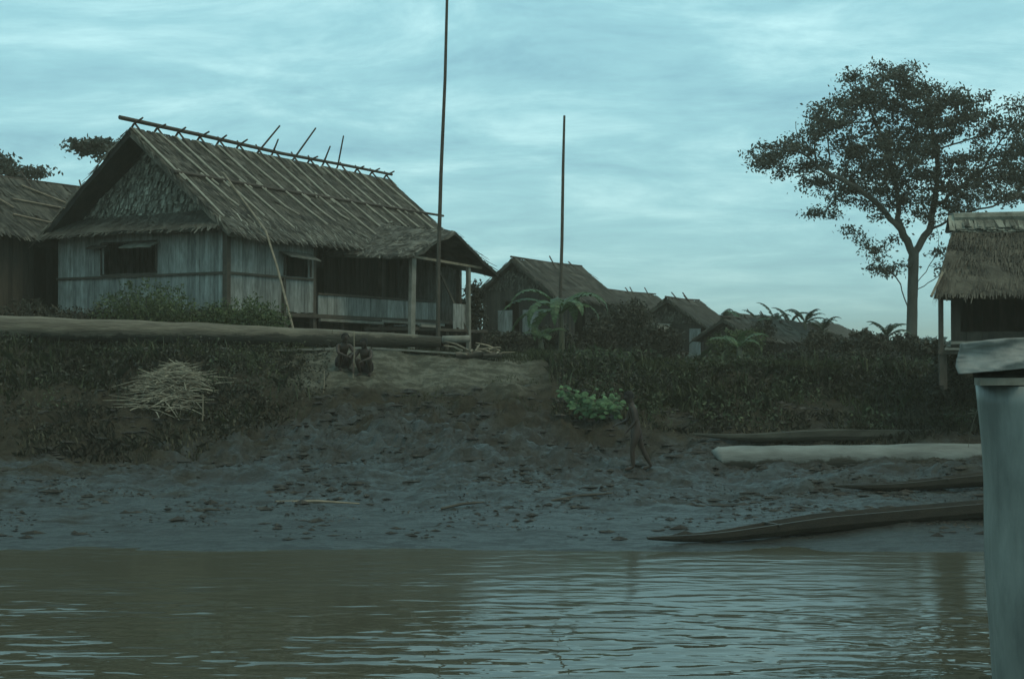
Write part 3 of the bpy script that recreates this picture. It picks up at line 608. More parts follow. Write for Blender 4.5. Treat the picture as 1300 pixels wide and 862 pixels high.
# ------------------------------------------------------------------ trees
def colonize(start_pts, attr, step, infl, kill, maxit=220, limbs=()):
    nodes = [np.array(p, float) for p in start_pts]; par = [-1] + list(range(len(nodes) - 1))
    for lm in limbs:
        prev = int(np.argmin([np.linalg.norm(q - np.array(lm[0])) for q in nodes]))
        for a_, b_ in zip(lm[:-1], lm[1:]):
            a_ = np.array(a_); b_ = np.array(b_); n_ = max(1, int(np.linalg.norm(b_ - a_) / step))
            for i in range(1, n_ + 1): nodes.append(a_ + (b_ - a_) * i / n_ + RNG.normal(size=3) * .03); par.append(prev); prev = len(nodes) - 1
    nl0 = len(nodes); A = np.array(attr); P = np.array(nodes)
    best = np.full(len(A), -1); bd = np.full(len(A), 1e9)
    for i, p in enumerate(P):
        d = np.linalg.norm(A - p, axis=1); m_ = d < bd; bd[m_] = d[m_]; best[m_] = i
    alive = np.ones(len(A), bool)
    for it in range(maxit):
        act = alive & (bd < infl)
        if not act.any():
            infl *= 1.3
            if infl > 30: break
            continue
        new = []
        for i in np.unique(best[act]):
            sel = act & (best == i); d = A[sel] - nodes[i]; d /= np.linalg.norm(d, axis=1)[:, None] + 1e-9; v = d.sum(0)
            if par[i] >= 0: v = v + .6 * (nodes[i] - nodes[par[i]]) / step
            v += RNG.normal(size=3) * .15; v /= np.linalg.norm(v) + 1e-9
            q = nodes[i] + v * step
            if nodes and min(np.linalg.norm(np.array(nodes[-60:]) - q, axis=1)) < step * .25: 
                alive[np.where(sel)[0][0]] = False; continue
            new.append((q, i))
        if not new and not act.any(): break
        for q, i in new:
            nodes.append(q); par.append(i); k_ = len(nodes) - 1
            d = np.linalg.norm(A - q, axis=1); m_ = d < bd; bd[m_] = d[m_]; best[m_] = k_
        alive &= bd > kill
        if not alive.any(): break
    return nodes, par, nl0
def tree(name, base, trunk_pts, lobes, n_attr, label, step=.3, infl=2.2, kill=.38, r_base=.4, leaf=.13, per=14, spread=.3, mleaf=None, cat='tree', group=None, extra_limbs=(), dens_tip=1.0, rexp=2.4, tiprad=.012):
    root = empty(name, base, 0, label, cat, group)
    B = np.array(base)
    attr = []
    vols = np.array([l[3] * l[4] * l[5] * (l[6] if len(l) > 6 else 1) for l in lobes]); vols = vols / vols.sum()
    for l, f_ in zip(lobes, vols):
        k_ = max(5, int(n_attr * f_)); v = RNG.normal(size=(k_, 3)); v /= np.linalg.norm(v, axis=1)[:, None]; rr_ = RNG.random(k_) ** .42
        attr.append(np.array(l[:3]) + v * rr_[:, None] * np.array(l[3:6]))
    attr = np.concatenate(attr)
    tp = [np.array(p, float) for p in trunk_pts]; pts = []
    for a_, b_ in zip(tp[:-1], tp[1:]):
        n_ = max(1, int(np.linalg.norm(b_ - a_) / step)); pts += [a_ + (b_ - a_) * i / n_ for i in range(n_)]
    pts.append(tp[-1])
    nodes, par, nl0 = colonize(pts, attr, step, infl, kill, limbs=extra_limbs)
    n = len(nodes); kids = [[] for _ in range(n)]
    for i, p in enumerate(par):
        if p >= 0: kids[p].append(i)
    rad = np.zeros(n)
    for i in range(n - 1, -1, -1):
        rad[i] = tiprad if not kids[i] else (sum(rad[k] ** rexp for k in kids[i])) ** (1 / rexp)
    cnt = np.zeros(n)
    for i in range(n - 1, -1, -1): cnt[i] = 1 if not kids[i] else sum(cnt[k] for k in kids[i])
    rad = tiprad * cnt ** (math.log(r_base / tiprad) / math.log(max(3, cnt[0])))
    for i in range(len(pts)): rad[i] = max(rad[i], r_base * (1.15 - .45 * i / len(pts)))
    mb = MB()
    for i in range(n):           # chains: follow thickest child
        starts = kids[i] if i else [None]
        for k_ in (sorted(kids[i], key=lambda q: -rad[q])[1:] if i else [0] + sorted(kids[i], key=lambda q: -rad[q])[1:]):
            ch = ([i] if k_ != 0 else []) + [k_]
            while kids[ch[-1]]: ch.append(max(kids[ch[-1]], key=lambda q: rad[q]))
            rs = [rad[c_] for c_ in ch]
            if len(ch) > 1 and k_ != 0: rs[0] = min(rs[0], rs[1] * 1.15)
            if k_ == 0: rs[0] *= 1.35; 
            mb.tube([Vector(nodes[c_] - B) for c_ in ch], rs, 9 if rs[0] > .1 else (6 if rs[0] > .04 else 4), .04 if rs[0] > .1 else 0)
    o = mb.build('trunk', M_bark, root, smooth=True)
    tips = np.array([nodes[i] for i in range(nl0, n) if rad[i] < tiprad * 2.2 or not kids[i]])
    reps = RNG.integers(0, len(tips), int(len(tips) * per)); c_ = tips[reps] + RNG.normal(size=(len(reps), 3)) * spread * np.array([1.25, 1.25, .6])
    # leave gaps: drop leaves where a 3-D noise is low
    g_ = vnoise(c_[:, 0] * .75 + 31 + c_[:, 1] * .5, c_[:, 2] * .9 + c_[:, 1] * .4)
    c_ = c_[g_ > -.28 * dens_tip]
    c_ -= B
    npmesh('crown', leafV(c_, leaf, .5, .3), 4, mleaf or M_leaf, root)
    return root
DT = 60
def lobe(px, py, rx, ry, d=DT, rd=None, w_=1.0, off=0):
    c = pt(px, py, d + off); s = d / F
    return (c.x, c.y, c.z, rx * s, (rd if rd else min(rx, 90) * s), ry * s, w_)
base = pt(1157, 440, DT); base.z = 2.7
fork = pt(1160, 322, DT)
big_lobes = [lobe(1130, 118, 70, 36, w_=1.3), lobe(1185, 150, 75, 48), lobe(1075, 160, 70, 42), lobe(1005, 195, 55, 26, w_=1.5), lobe(972, 208, 28, 22, w_=2), lobe(1135, 92, 40, 18),
             lobe(1040, 225, 50, 26), lobe(1125, 205, 85, 48), lobe(1215, 220, 60, 42), lobe(1262, 165, 45, 48), lobe(1300, 190, 55, 60, w_=1.5), lobe(1290, 235, 55, 30),
             lobe(1048, 268, 28, 10, w_=1.6), lobe(1078, 292, 16, 9, w_=2), lobe(1225, 272, 30, 12, w_=.8), lobe(1112, 318, 20, 10, w_=3), lobe(1125, 340, 26, 8, w_=3),
             lobe(1195, 330, 14, 20, w_=.4), lobe(1090, 250, 40, 22), lobe(1160, 265, 60, 20, w_=.6), lobe(1285, 130, 25, 30)]
lm = lambda *q: [pt(x_, y_, DT + o_) for (x_, y_, o_) in q]
limbs = [lm((1160, 322, 0), (1143, 292, -.4), (1118, 262, -.8), (1085, 236, -1.2), (1040, 215, -1.0)), lm((1143, 292, -.4), (1138, 240, .6), (1128, 190, 1.2), (1110, 150, 1)),
    lm((1160, 322, 0), (1180, 292, .3), (1188, 250, .5), (1190, 190, .2), (1175, 130, 0)), lm((1188, 262, .5), (1215, 240, 1), (1250, 215, 1.5)), lm((1180, 292, .3), (1215, 274, -1), (1260, 262, -2), (1290, 250, -2.5)),
    lm((1159, 365, 0), (1180, 338, -.5), (1193, 318, -.8), (1190, 290, -1)), lm((1158, 372, 0), (1185, 355, .6), (1205, 340, 1)), lm((1157, 405, 0), (1146, 370, -.4), (1130, 345, -.8), (1105, 320, -1))]
tree('large_tree', base, [base, pt(1158, 400, DT), pt(1159, 360, DT), fork], big_lobes, 1500, 'large spreading tree with forked trunk standing alone against the sky at right', step=.28, infl=2.6, kill=.42, r_base=.225, leaf=.08, per=48, spread=.19, tiprad=.014, rexp=2.15, extra_limbs=limbs)
# behind the main house and at far left
b0 = Vector((-19.0, 66, 3.5)); d_ = 66
def lb(px, py, rx, ry, d, w_=1): 
    c = pt(px, py, d); s = d / F; return (c.x, c.y, c.z, rx * s, rx * s * .8, ry * s, w_)
tree('layered_tree', b0, [b0, pt(160, 260, 66), pt(172, 200, 66)], [lb(122, 186, 32, 6, 66, 2), lb(150, 195, 26, 12, 66), lb(190, 215, 30, 15, 66)], 220, 'dark layered tree showing past the peak of the large house', step=.3, r_base=.22, leaf=.12, per=80, spread=.22, kill=.4, dens_tip=9, mleaf=M_leaf)
b0 = Vector((-26.5, 70, 3.5))
tree('layered_tree', b0, [b0, pt(-25, 260, 70), pt(-20, 215, 70)], [lb(2, 208, 20, 10, 70), lb(25, 220, 30, 6, 70, 2), lb(-30, 200, 30, 15, 70), lb(50, 224, 14, 6, 70, .5)], 220, 'dark tree top at the left edge above the cut off hut roof', step=.3, r_base=.25, leaf=.12, per=60, spread=.25, kill=.4, dens_tip=9)

# ------------------------------------------------------------------ shrubs
def shrub(px, top, hw, d, label, m=None, bot=None, nl=1800, leaf=.09, group='shrubs along the bank top', name='shrub', stem=True):
    c = pt(px, top, d); s = d / F; zg = G(c.x, d); h = max(.5, c.z - zg); rx = hw * s
    root = empty(name, (c.x, d, zg), 0, label, 'shrub', group)
    n_l = 7; cs = []
    for k in range(n_l):
        a = random.uniform(0, 6.28); r_ = random.uniform(.2, .7)
        cs.append((math.cos(a) * rx * r_, math.sin(a) * rx * .6 * r_, h * random.uniform(.3, .72), rx * random.uniform(.35, .55), h * random.uniform(.25, .38)))
    cs.append((0, 0, h * .55, rx * .6, h * .45)); cs.append((-rx * .5, 0, h * .35, rx * .5, h * .35)); cs.append((rx * .5, 0, h * .35, rx * .5, h * .35))
    P = []
    for (x, y, z, r1, r2) in cs:
        k_ = nl // len(cs); v = RNG.normal(size=(k_, 3)); v /= np.linalg.norm(v, axis=1)[:, None]; q = v * (RNG.random(k_) ** .4)[:, None] * np.array([r1, r1, r2]) + np.array([x, y, z]); P.append(q)
    P = np.concatenate(P)
    # sprigs sticking out of the outline
    sp_ = []
    for k in range(26):
        a = random.uniform(0, 6.28); e_ = random.uniform(.1, 1.2); b0 = np.array([math.cos(a) * rx * .6 * math.cos(e_), math.sin(a) * rx * .5 * math.cos(e_), h * .45 + h * .45 * math.sin(e_)]); dr = np.array([math.cos(a) * .5, math.sin(a) * .5, 1.0]) * random.uniform(.15, .45) * min(h, 1.5) * .5
        sp_.append(b0 + dr * RNG.random((14, 1)) + RNG.normal(size=(14, 3)) * .04)
    P = np.concatenate([P] + sp_); P[:, 2] = np.maximum(P[:, 2], .03)
    npmesh('foliage', leafV(P, leaf, .45, -.2), 4, m or M_shrub_dark, root)
    mb = MB()
    for k in range(6):
        a = random.uniform(0, 6.28); mb.tube([(0, 0, -.15), (math.cos(a) * rx * .25, math.sin(a) * rx * .25, h * .35), (math.cos(a) * rx * .45, math.sin(a) * rx * .4, h * .7)], [.04, .03, .015], 5)
    mb.build('stems', M_bark, root)
    return root
SH = [(190, 352, 82, 41.0, 'green shrub behind the long log, under the gable of the large house', M_shrub, 8000, .05),
      (305, 376, 66, 40.6, 'lower bright green shrub spreading right along the log to the corner post', M_shrub, 6500, .05),
      (110, 388, 60, 40.8, 'low dull shrub behind the log beneath the pale corner of the large house', M_shrub_dark, 3000, .05),
      (30, 380, 60, 42.0, 'dark shrub before the walls of the hut at the left edge', M_shrub_dark, 3000, .06),
      (601, 352, 20, 54, 'narrow dark shrub filling the gap between the porch and the gabled hut', M_shrub_dark, 2600, .08),
      (578, 372, 20, 60, 'dark bushy growth seen through the open porch', M_shrub_dark, 2600, .09),
      (640, 420, 36, 50, 'low dark shrub at the foot of the gabled hut', M_shrub_dark, 2000, .07),
      (705, 415, 42, 53.5, 'dark shrub around the foot of the pale green banana plant', M_shrub_dark, 2600, .08),
      (762, 396, 28, 55, 'dark shrub right of the pale green banana plant', M_shrub_dark, 2600, .08),
      (800, 380, 36, 56, 'tall dark bush hiding the low hut behind it', M_shrub_dark, 3800, .08),
      (838, 412, 30, 54, 'rounded dark bush left of the ragged hut', M_shrub_dark, 2400, .08),
      (935, 418, 34, 56, 'leafy green bush right of the ragged hut', M_shrub, 2400, .08),
      (968, 408, 22, 60, 'dark upright bush left of the shack with pale strips', M_shrub_dark, 2000, .08),
      (1040, 420, 30, 58, 'dark bush right of the shack with pale strips', M_shrub_dark, 2400, .08),
      (1078, 428, 30, 52, 'dark bush in front of the farthest bluish roof', M_shrub_dark, 2400, .08),
      (1092, 419, 17, 56, 'small rounded treetop bush left of the banana with crossed leaves', M_shrub_dark, 1800, .08),
      (1112, 424, 30, 50, 'dark bush left of the trunk of the tall tree', M_shrub_dark, 2600, .08),
      (1150, 424, 26, 48, 'dark bush hiding the foot of the tall tree', M_shrub_dark, 2600, .08),
      (1182, 432, 22, 46, 'low bush between the tall tree and the right hut', M_shrub_dark, 2000, .08),
      (1205, 448, 30, 37, 'dark shrub crowding the stilts of the right hut', M_shrub_dark, 2600, .06),
      (1100, 452, 70, 42.5, 'wide low dark shrub on the bank edge before the tall tree', M_shrub_dark, 4200, .06),
      (1025, 455, 50, 43, 'wide low scrub on the bank edge before the shack', M_shrub_dark, 3200, .06)]
for (px, tp_, hw, d, lab, m_, nl, lf) in SH: shrub(px, tp_, hw, d, lab, m_, nl=nl, leaf=lf)

# ------------------------------------------------------------------ banana plants
def banana_leaf(mb, az, elev, length, width, droop, base=(0, 0, 0)):
    n = 12; d = Vector((math.cos(az), math.sin(az), 0)); side = Vector((-d.y, d.x, 0)); p = Vector(base); ang = elev
    L0 = R0 = None; mid = []
    for i in range(n + 1):
        t_ = i / n
        mid.append((p.copy(), ang)); p = p + (d * math.cos(ang) + Vector((0, 0, 1)) * math.sin(ang)) * (length / n); ang -= droop / n * (0.6 + t_ * 1.2)
    for i in range(2, n):
        (p0, a0_), (p1, a1_) = mid[i], mid[i + 1]
        wf = lambda t_: width * math.sin(math.pi * min(1, max(0, (t_ - .12) / .88)) ** .75) ** .7
        w0, w1 = max(.01, wf(i / n)), max(.01, wf((i + 1) / n))
        for s_ in (-1, 1):
            k = random.randint(2, 3)   # torn strips
            for j in range(k):
                f0, f1 = j / k, (j + .93) / k
                q0 = p0.lerp(p1, f0); q1 = p0.lerp(p1, f1); ww0 = w0 + (w1 - w0) * f0; ww1 = w0 + (w1 - w0) * f1
                dr = random.uniform(.15, .55)
                mb.quad(q0, q1, q1 + side * s_ * ww1 - Vector((0, 0, dr * ww1)), q0 + side * s_ * ww0 - Vector((0, 0, dr * ww0)))
    mb.tube([m_[0] for m_ in mid], [.03 - .002 * i for i in range(len(mid))], 5)
def banana(px, top, d, label, h=None, nleaf=8, ll=1.7, lw=.24, m_=None, group='banana plants among the huts', seed=0, droop=1.7, elevs=(.5, 1.3)):
    random.seed(100 + seed)
    c = pt(px, top, d); zg = G(c.x, d); hh = c.z - zg
    sh = max(.4, hh - ll * .45)
    r = empty('banana_plant', (c.x, d, zg), 0, label, 'banana plant', group)
    mb = MB(); mb.tube([(0, 0, -.2), (.03, 0, sh * .5), (0, .02, sh)], [.14, .11, .07], 8, .03); mb.build('stem', M_banana_stem, r)
    for k in range(nleaf):
        mb = MB(); az = k * 2.4 + random.uniform(-.3, .3); banana_leaf(mb, az, random.uniform(*elevs), ll * random.uniform(.75, 1.15), lw * random.uniform(.8, 1.2), droop * random.uniform(.8, 1.3), (0, 0, sh - .1))
        mb.build('leaf', m_ or M_banana, r)
    return r
banana(712, 356, 51.5, 'pale green banana plant with long drooping leaves before the gabled hut', nleaf=13, ll=2.5, lw=.22, seed=1, droop=2.2, elevs=(.35, 1.25))
banana(686, 412, 50.5, 'small banana sucker with broad leaves left of the pale green banana plant', nleaf=6, ll=1.1, lw=.2, seed=2, droop=1.6)
BN = [(915, 393, 68, 'banana top leaning over the right end of the ragged hut', 6, 1.5), (948, 402, 62, 'leafy green banana left of the dark upright bush', 8, 1.6), (938, 420, 52, 'low green banana in front of the leafy green bush', 7, 1.3),
      (965, 399, 66, 'banana top over the low grey hut, leftmost of the skyline row', 6, 1.4), (983, 392, 65, 'banana top just left of the shack ridge on the skyline', 6, 1.3), (1003, 394, 66, 'banana top above the shack with pale strips', 6, 1.3),
      (1022, 391, 64, 'banana with one upright leaf right above the shack', 6, 1.3), (1045, 402, 66, 'banana with an arched leaf at the right end of the skyline row', 6, 1.3), (1126, 410, 54, 'banana with crossed upright leaves left of the tall tree', 7, 1.1)]
for i, (px, tp_, d, lab, nl, ll) in enumerate(BN):
    banana(px, tp_, d, lab, nleaf=nl, ll=ll, lw=.16, m_=M_banana_dark if i not in (1, 2) else M_banana, seed=10 + i, droop=1.5, elevs=(.6, 1.45))
random.seed(11)

# ------------------------------------------------------------------ far wood on the skyline
P = []
for k in range(260):
    x = random.uniform(-160, 230); y = random.uniform(130, 170); z = 3 + random.uniform(0, 1.6) + (1.2 if random.random() < .15 else 0); r_ = random.uniform(1.5, 3)
    v = RNG.normal(size=(160, 3)); v /= np.linalg.norm(v, axis=1)[:, None]; P.append(v * (RNG.random(160) ** .4)[:, None] * np.array([r_, r_, r_ * .6]) + np.array([x, y, z]))
tag(npmesh('distant_wood', leafV(np.concatenate(P), .4, .6), 4, M_far), 'low far-off wood along the skyline', 'wood', kind='stuff')

# ------------------------------------------------------------------ grass and undergrowth (nobody could count it)
def blades(name, X_, Y_, hmin, hmax, wdt, m_, label, lean=.5, clump=None):
    n = len(X_); Zb = gz(X_, Y_) - .03; h = RNG.uniform(hmin, hmax, n); az = RNG.uniform(0, 6.283, n); ln = RNG.uniform(0, lean, n) * h
    b0 = np.stack([X_, Y_, Zb], 1); sd = np.stack([np.cos(az + 1.57), np.sin(az + 1.57) * .6, np.zeros(n)], 1) * (wdt * RNG.uniform(.6, 1.4, n))[:, None]
    mid = b0 + np.stack([np.cos(az) * ln * .35, np.sin(az) * ln * .35, h * .6], 1); tip = b0 + np.stack([np.cos(az) * ln * 1.1, np.sin(az) * ln * 1.1, h * RNG.uniform(.75, 1.0, n)], 1)
    V = np.stack([b0 - sd, b0 + sd, mid + sd * .7, tip, mid - sd * .7], 1)
    return tag(npmesh(name, V, 5, m_), label, 'grass', kind='stuff')
def scatter(n, x0, x1, y0, y1, thr=-.1, f=.6, sx=3.0):
    x = RNG.uniform(x0, x1, n); y = RNG.uniform(y0, y1, n); k = fbm(x * f + sx, y * f, 3) > thr; return x[k], y[k]
x, y = scatter(7000, .5, 15, 40.4, 41.3, -.3); blades('grass', x, y, .12, .30, .014, mat('crest_grass', (.12, .125, .055), (.06, .064, .03), .7, 1.2, (1, 1, 1), 0, 1, 1, .5, trans=.2), 'lighter grass line on the very edge of the right bank', 1.0)
x, y = scatter(26000, .5, 17, 39.6, 42.0, -.25); blades('grass', x, y, .10, .34, .012, M_grass, 'grass fringe along the crest of the bank, centre to right')
x, y = scatter(30000, 1.0, 17, 34.8, 40.2, -.05, .7); blades('undergrowth', x, y, .06, .26, .02, M_grass_dark, 'dark undergrowth covering the bank slope at right', 1.2)
x, y = scatter(9000, 1.0, 14, 35.0, 39.8, .22, .45, 9); blades('grass', x, y, .15, .45, .016, M_grass, 'green weedy patches on the right bank slope', 1.0)
x, y = scatter(36000, -17, -4.6, 31.2, 40.5, -.12, .7); k = x < -6.2 + .7 * np.sin(y * 1.7); x, y = x[k], y[k]; blades('undergrowth', x, y, .06, .26, .02, M_grass_dark, 'dark undergrowth covering the bank slope at left', 1.2)
x, y = scatter(9000, -17, -5.5, 33.5, 39, .15, .5, 19); blades('grass', x, y, .12, .4, .014, M_grass, 'green weedy patches on the left bank slope', 1.0)
x, y = scatter(16000, -7, 2, 39.5, 42.5, -.05, .8); blades('grass', x, y, .05, .16, .012, M_grass, 'short grass behind the long log on the landing')
x, y = scatter(5000, -6.5, .8, 35.2, 39, .12, .9); blades('grass', x, y, .04, .13, .012, M_grass, 'thin short grass tufts on the bare landing')
x, y = scatter(30000, -20, 30, 42.5, 60, .0, .4); blades('grass', x, y, .1, .35, .02, M_grass_dark, 'grass between the huts')
# dark leafy mass overhanging on both slopes
def ground_leaves(name, n, x0, x1, y0, y1, thr, size, m_, label, hh=.25, f=.6, s=0, cond=None):
    x, y = scatter(n, x0, x1, y0, y1, thr, f, s)
    if cond is not None: k = cond(x, y); x, y = x[k], y[k]
    z = gz(x, y) + RNG.random(len(x)) ** 1.5 * hh
    return tag(npmesh(name, leafV(np.stack([x, y, z], 1), size, .5), 4, m_), label, 'weeds', kind='stuff')
ground_leaves('weeds', 13000, -17, -4.8, 32, 39.5, -.1, .05, M_shrub_dark, 'low dark creepers over the left bank', .35, .5, 3, lambda x, y: x < -4.6 - (36 - np.minimum(y, 36)) * .5)
ground_leaves('weeds', 13000, 1.2, 17, 35.2, 40.5, -.1, .05, M_shrub_dark, 'low dark creepers over the right bank', .32, .5, 13)
ground_leaves('weeds', 5000, -7.6, -5.7, 36.5, 39.3, -.25, .045, M_grass, 'green creeper mound at the left end of the bare landing', .35, .5, 5)
M_herb = mat('bank_herb', (.075, .088, .042), (.038, .043, .022), .7, 1.0, (1, 1, 1), 0, 1, 1, .5, trans=.2)
ground_leaves('weeds', 16000, 1.0, 17, 35.2, 41.2, .06, .055, M_herb, 'lighter leafy herbs in patches on the right bank', .45, .8, 23)
ground_leaves('weeds', 9000, -17, -5, 33, 39.8, .10, .05, M_herb, 'lighter leafy herbs in patches on the left bank', .4, .8, 33, lambda x, y: x < -6.2 + .7 * np.sin(y * 1.7))
x, y = scatter(1500, 1.0, 16, 36, 41.5, .05, .9, 51); blades('reeds', x, y, .35, .75, .02, M_herb, 'taller grass stalks poking from the right bank', .9)
x, y = scatter(700, -17, -5, 34, 40, .05, .9, 61); blades('reeds', x, y, .3, .7, .018, M_herb, 'taller grass stalks poking from the left bank', .9)
P = []
for k in range(420):
    yy = random.uniform(100, 118); x0_ = random.uniform(-60, 70); r_ = random.uniform(.8, 1.8); v = RNG.normal(size=(70, 3)); v /= np.linalg.norm(v, axis=1)[:, None]; P.append(v * np.array([r_, r_, r_ * .55]) + np.array([x0_, yy, 3.4 + random.uniform(0, .5)]))
tag(npmesh('thicket', leafV(np.concatenate(P), .3, .6), 4, M_far), 'low thicket behind the huts, closing the view beneath them', 'thicket', kind='stuff')
x, y = scatter(14000, 1.5, 16, 35.2, 40.3, .0, .5, 77); blades('grass', x, y, .08, .28, .018, M_grass, 'olive grass between the creepers of the right bank', 1.1)
# litter on the mud
x, y = scatter(16000, -15, 15, 24.5, 35.5, .12, .9, 40); z = gz(x, y) + .01
Vl = leafV(np.stack([x, y, z], 1), .05, .35); Vl[:, :, 2] = z[:, None] + (Vl[:, :, 2] - z[:, None]) * .35
tag(npmesh('leaf_litter', Vl, 4, M_litter), 'scattered dark leaf and twig litter on the grey mud', 'litter', kind='stuff')

# ------------------------------------------------------------------ logs
def logtube(name, pts, rad, m_, label, cat='log', n=14, cap_m=None, jit=.05):
    P = []; Rr = []
    for (a, b_), (r0, r1) in zip(zip(pts[:-1], pts[1:]), zip(rad[:-1], rad[1:])):
        k = max(2, int((Vector(b_) - Vector(a)).length / .5))
        for i in range(k):
            t_ = i / k; P.append(Vector(a).lerp(Vector(b_), t_) + Vector((0, 0, random.uniform(-.012, .012)))); Rr.append((r0 + (r1 - r0) * t_) * random.uniform(.97, 1.03))
    P.append(Vector(pts[-1])); Rr.append(rad[-1])
    mb = MB(); mb.tube(P, Rr, n, jit * .5); return tag(mb.build(name, m_, origin=P[0], smooth=True), label, cat)
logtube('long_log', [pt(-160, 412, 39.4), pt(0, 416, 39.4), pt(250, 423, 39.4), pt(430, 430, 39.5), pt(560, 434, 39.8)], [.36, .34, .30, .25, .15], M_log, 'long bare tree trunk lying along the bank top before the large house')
logtube('short_log', [pt(562, 431, 40.3), pt(596, 430, 40.5)], [.12, .1], M_timber_pale, 'short pale log end beside the foot of the tallest pole', n=10)
def plank(name, pa, pb, w_, h_, label, m_=None):
    mb = MB(); mb.beam(pa, pb, w_, h_); return tag(mb.build(name, m_ or M_timber_pale, origin=pa), label, 'plank')
def onG(px, d, dz=.03):
    x = (px - CX) / F * d; return Vector((x, d, G(x, d) + dz))
plank('plank', onG(160, 38.75, .08), onG(290, 38.8, .10), .16, .05, 'thin pale strip added as the lit bank lip under the thick end of the long log')  # pale strips added along the bank lip to make it look lit
plank('plank', onG(345, 39.25, .10), onG(470, 39.3, .10), .2, .06, 'pale strip added as the lit lip of the landing, left of centre')  # added strip standing in for the lit lip, not a plank
plank('plank', onG(472, 39.35, .10), onG(600, 39.5, .10), .2, .05, 'pale strip added as the lit lip of the landing, running to the driftwood heap')  # added strip standing in for the lit lip, not a plank
plank('plank', onG(470, 40.2, .3), onG(545, 40.3, .3), .12, .04, 'narrow pale plank just behind the landing lip')

# pale big log and canoes on the mud
c0 = pt(912, 585, 33.2); c1 = pt(1262, 581, 33.6)
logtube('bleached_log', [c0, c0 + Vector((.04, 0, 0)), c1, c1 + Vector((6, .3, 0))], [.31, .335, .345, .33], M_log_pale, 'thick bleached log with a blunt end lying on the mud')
def canoe(name, bow, stern, wd, ht, label, m_=None, rise=.15, sheer=.12):
    """dugout: hull skin with thickness, pointed at the bow"""
    bow = Vector(bow); stern = Vector(stern); Lc = (stern - bow).length; d = (stern - bow).normalized(); sd = Vector((d.y, -d.x, 0)).normalized(); up = Vector((0, 0, 1))
    root = empty(name, bow, 0, label, 'canoe', 'dugout canoes pulled up on the mud')
    mb = MB(); n = 40; sec = []
    for i in range(n + 1):
        t_ = i / n; s_ = Lc * t_
        f = min(1, (s_ / 3.4)) ** .75 if s_ < 3.4 else 1
        f = min(f, min(1, ((Lc - s_) / 1.6 + .02)) ** .6)
        w2 = max(.03, wd / 2 * f); h = max(.03, ht * (.12 + .88 * f)); lift = rise * max(0, 1 - s_ / 1.8) ** 2 + .02
        z0_ = d * s_
        ring = []
        for th in np.linspace(0, math.pi, 9): ring.append(z0_ + sd * (math.cos(th) * w2) + up * (lift + h * (1 - math.sin(th) ** .7)))
        for th in np.linspace(math.pi, 0, 9): ring.append(z0_ + sd * (math.cos(th) * max(.005, w2 - .035)) + up * (lift + .035 + (h - .03) * (1 - math.sin(th) ** .7)))
        sec.append(ring)
    o = len(mb.v); K = len(sec[0])
    for r_ in sec: mb.v.extend([tuple(p) for p in r_])
    for i in range(n):
        for k in range(K): mb.f.append((o + i * K + k, o + i * K + (k + 1) % K, o + (i + 1) * K + (k + 1) % K, o + (i + 1) * K + k))
    mb.f.append(tuple(o + k for k in range(K))); mb.f.append(tuple(o + n * K + k for k in range(K))[::-1])
    mb.build('hull', m_ or M_canoe, root)
    mb = MB()
    for s_ in (2.4, Lc * .5, Lc - 2):
        mb.beam(d * s_ - sd * (wd / 2 - .02) + up * (ht - .05), d * s_ + sd * (wd / 2 - .02) + up * (ht - .05), .06, .025)
    mb.build('thwarts', m_ or M_canoe, root)
    return root
p0 = pt(822, 697, 22.95); p1 = pt(1262, 664, 25.9)
p0.z = max(G(p0.x, p0.y) - .05, -.02); p1.z = G(p1.x, p1.y) - .02
canoe('dugout_canoe', p0, p0 + (p1 - p0) * 1.25, .55, .30, 'long dark dugout canoe with its pointed bow at the water edge')
p0 = pt(1058, 622, 29); p0.z = G(p0.x, p0.y) - .06; p1 = pt(1262, 614, 29.6); p1.z = G(p1.x, p1.y) + .02
canoe('dugout_canoe', p0, p0 + (p1 - p0) * 2.0, .55, .28, 'low dark dugout canoe half sunk in mud below the bleached log')
p0 = pt(880, 570, 34.2); p0.z = G(p0.x, p0.y) + .1; p1 = pt(1262, 552, 36.0); p1.z = pt(1262, 562, 36.0).z
canoe('dugout_canoe', p0, p0 + (p1 - p0) * 1.3, .6, .3, 'slim dugout canoe lying behind the bleached log with a pale rim', mat('greyed_canoe_wood', (0.1, 0.09, 0.065), (0.045, 0.038, 0.027), .6, 1.5, (.5, 4, 4), .4, 14, .02, 0))

# dark clods and rotten husks strewn on the mud
M_clod = mat('dark_clod', (.042, .034, .025), (.022, .018, .014), .8, 4, (1, 1, 1), .4, 20, .02, .4)
x, y = scatter(26000, -16, 15, 23.6, 37, .03, .8, 71); kk = (gz(x, y, False) < 2.3) & (RNG.random(len(x)) < np.clip((y - 22) / 11, .2, 1)); x, y = x[kk], y[kk]; n = len(x); z = gz(x, y)
o8 = np.array([(1, 0, 0), (0, 1, 0), (-1, 0, 0), (0, -1, 0), (0, 0, 1), (0, 0, -1)], float); f8 = [(0, 1, 4), (1, 2, 4), (2, 3, 4), (3, 0, 4), (1, 0, 5), (2, 1, 5), (3, 2, 5), (0, 3, 5)]
a_ = RNG.uniform(-.5, .5, n) + (RNG.random(n) < .25) * RNG.uniform(0, 3.1, n); rr_ = .016 + .085 * RNG.random(n) ** 4.5; sx_ = rr_ * RNG.uniform(1, 2.8, n); sy_ = rr_ * RNG.uniform(.6, 1.2, n); sz_ = rr_ * RNG.uniform(.25, .7, n)
pv = o8[None] * (1 + RNG.uniform(-.35, .35, (n, 6, 3))); lx = pv[..., 0] * sx_[:, None]; ly = pv[..., 1] * sy_[:, None]; lz = pv[..., 2] * sz_[:, None]
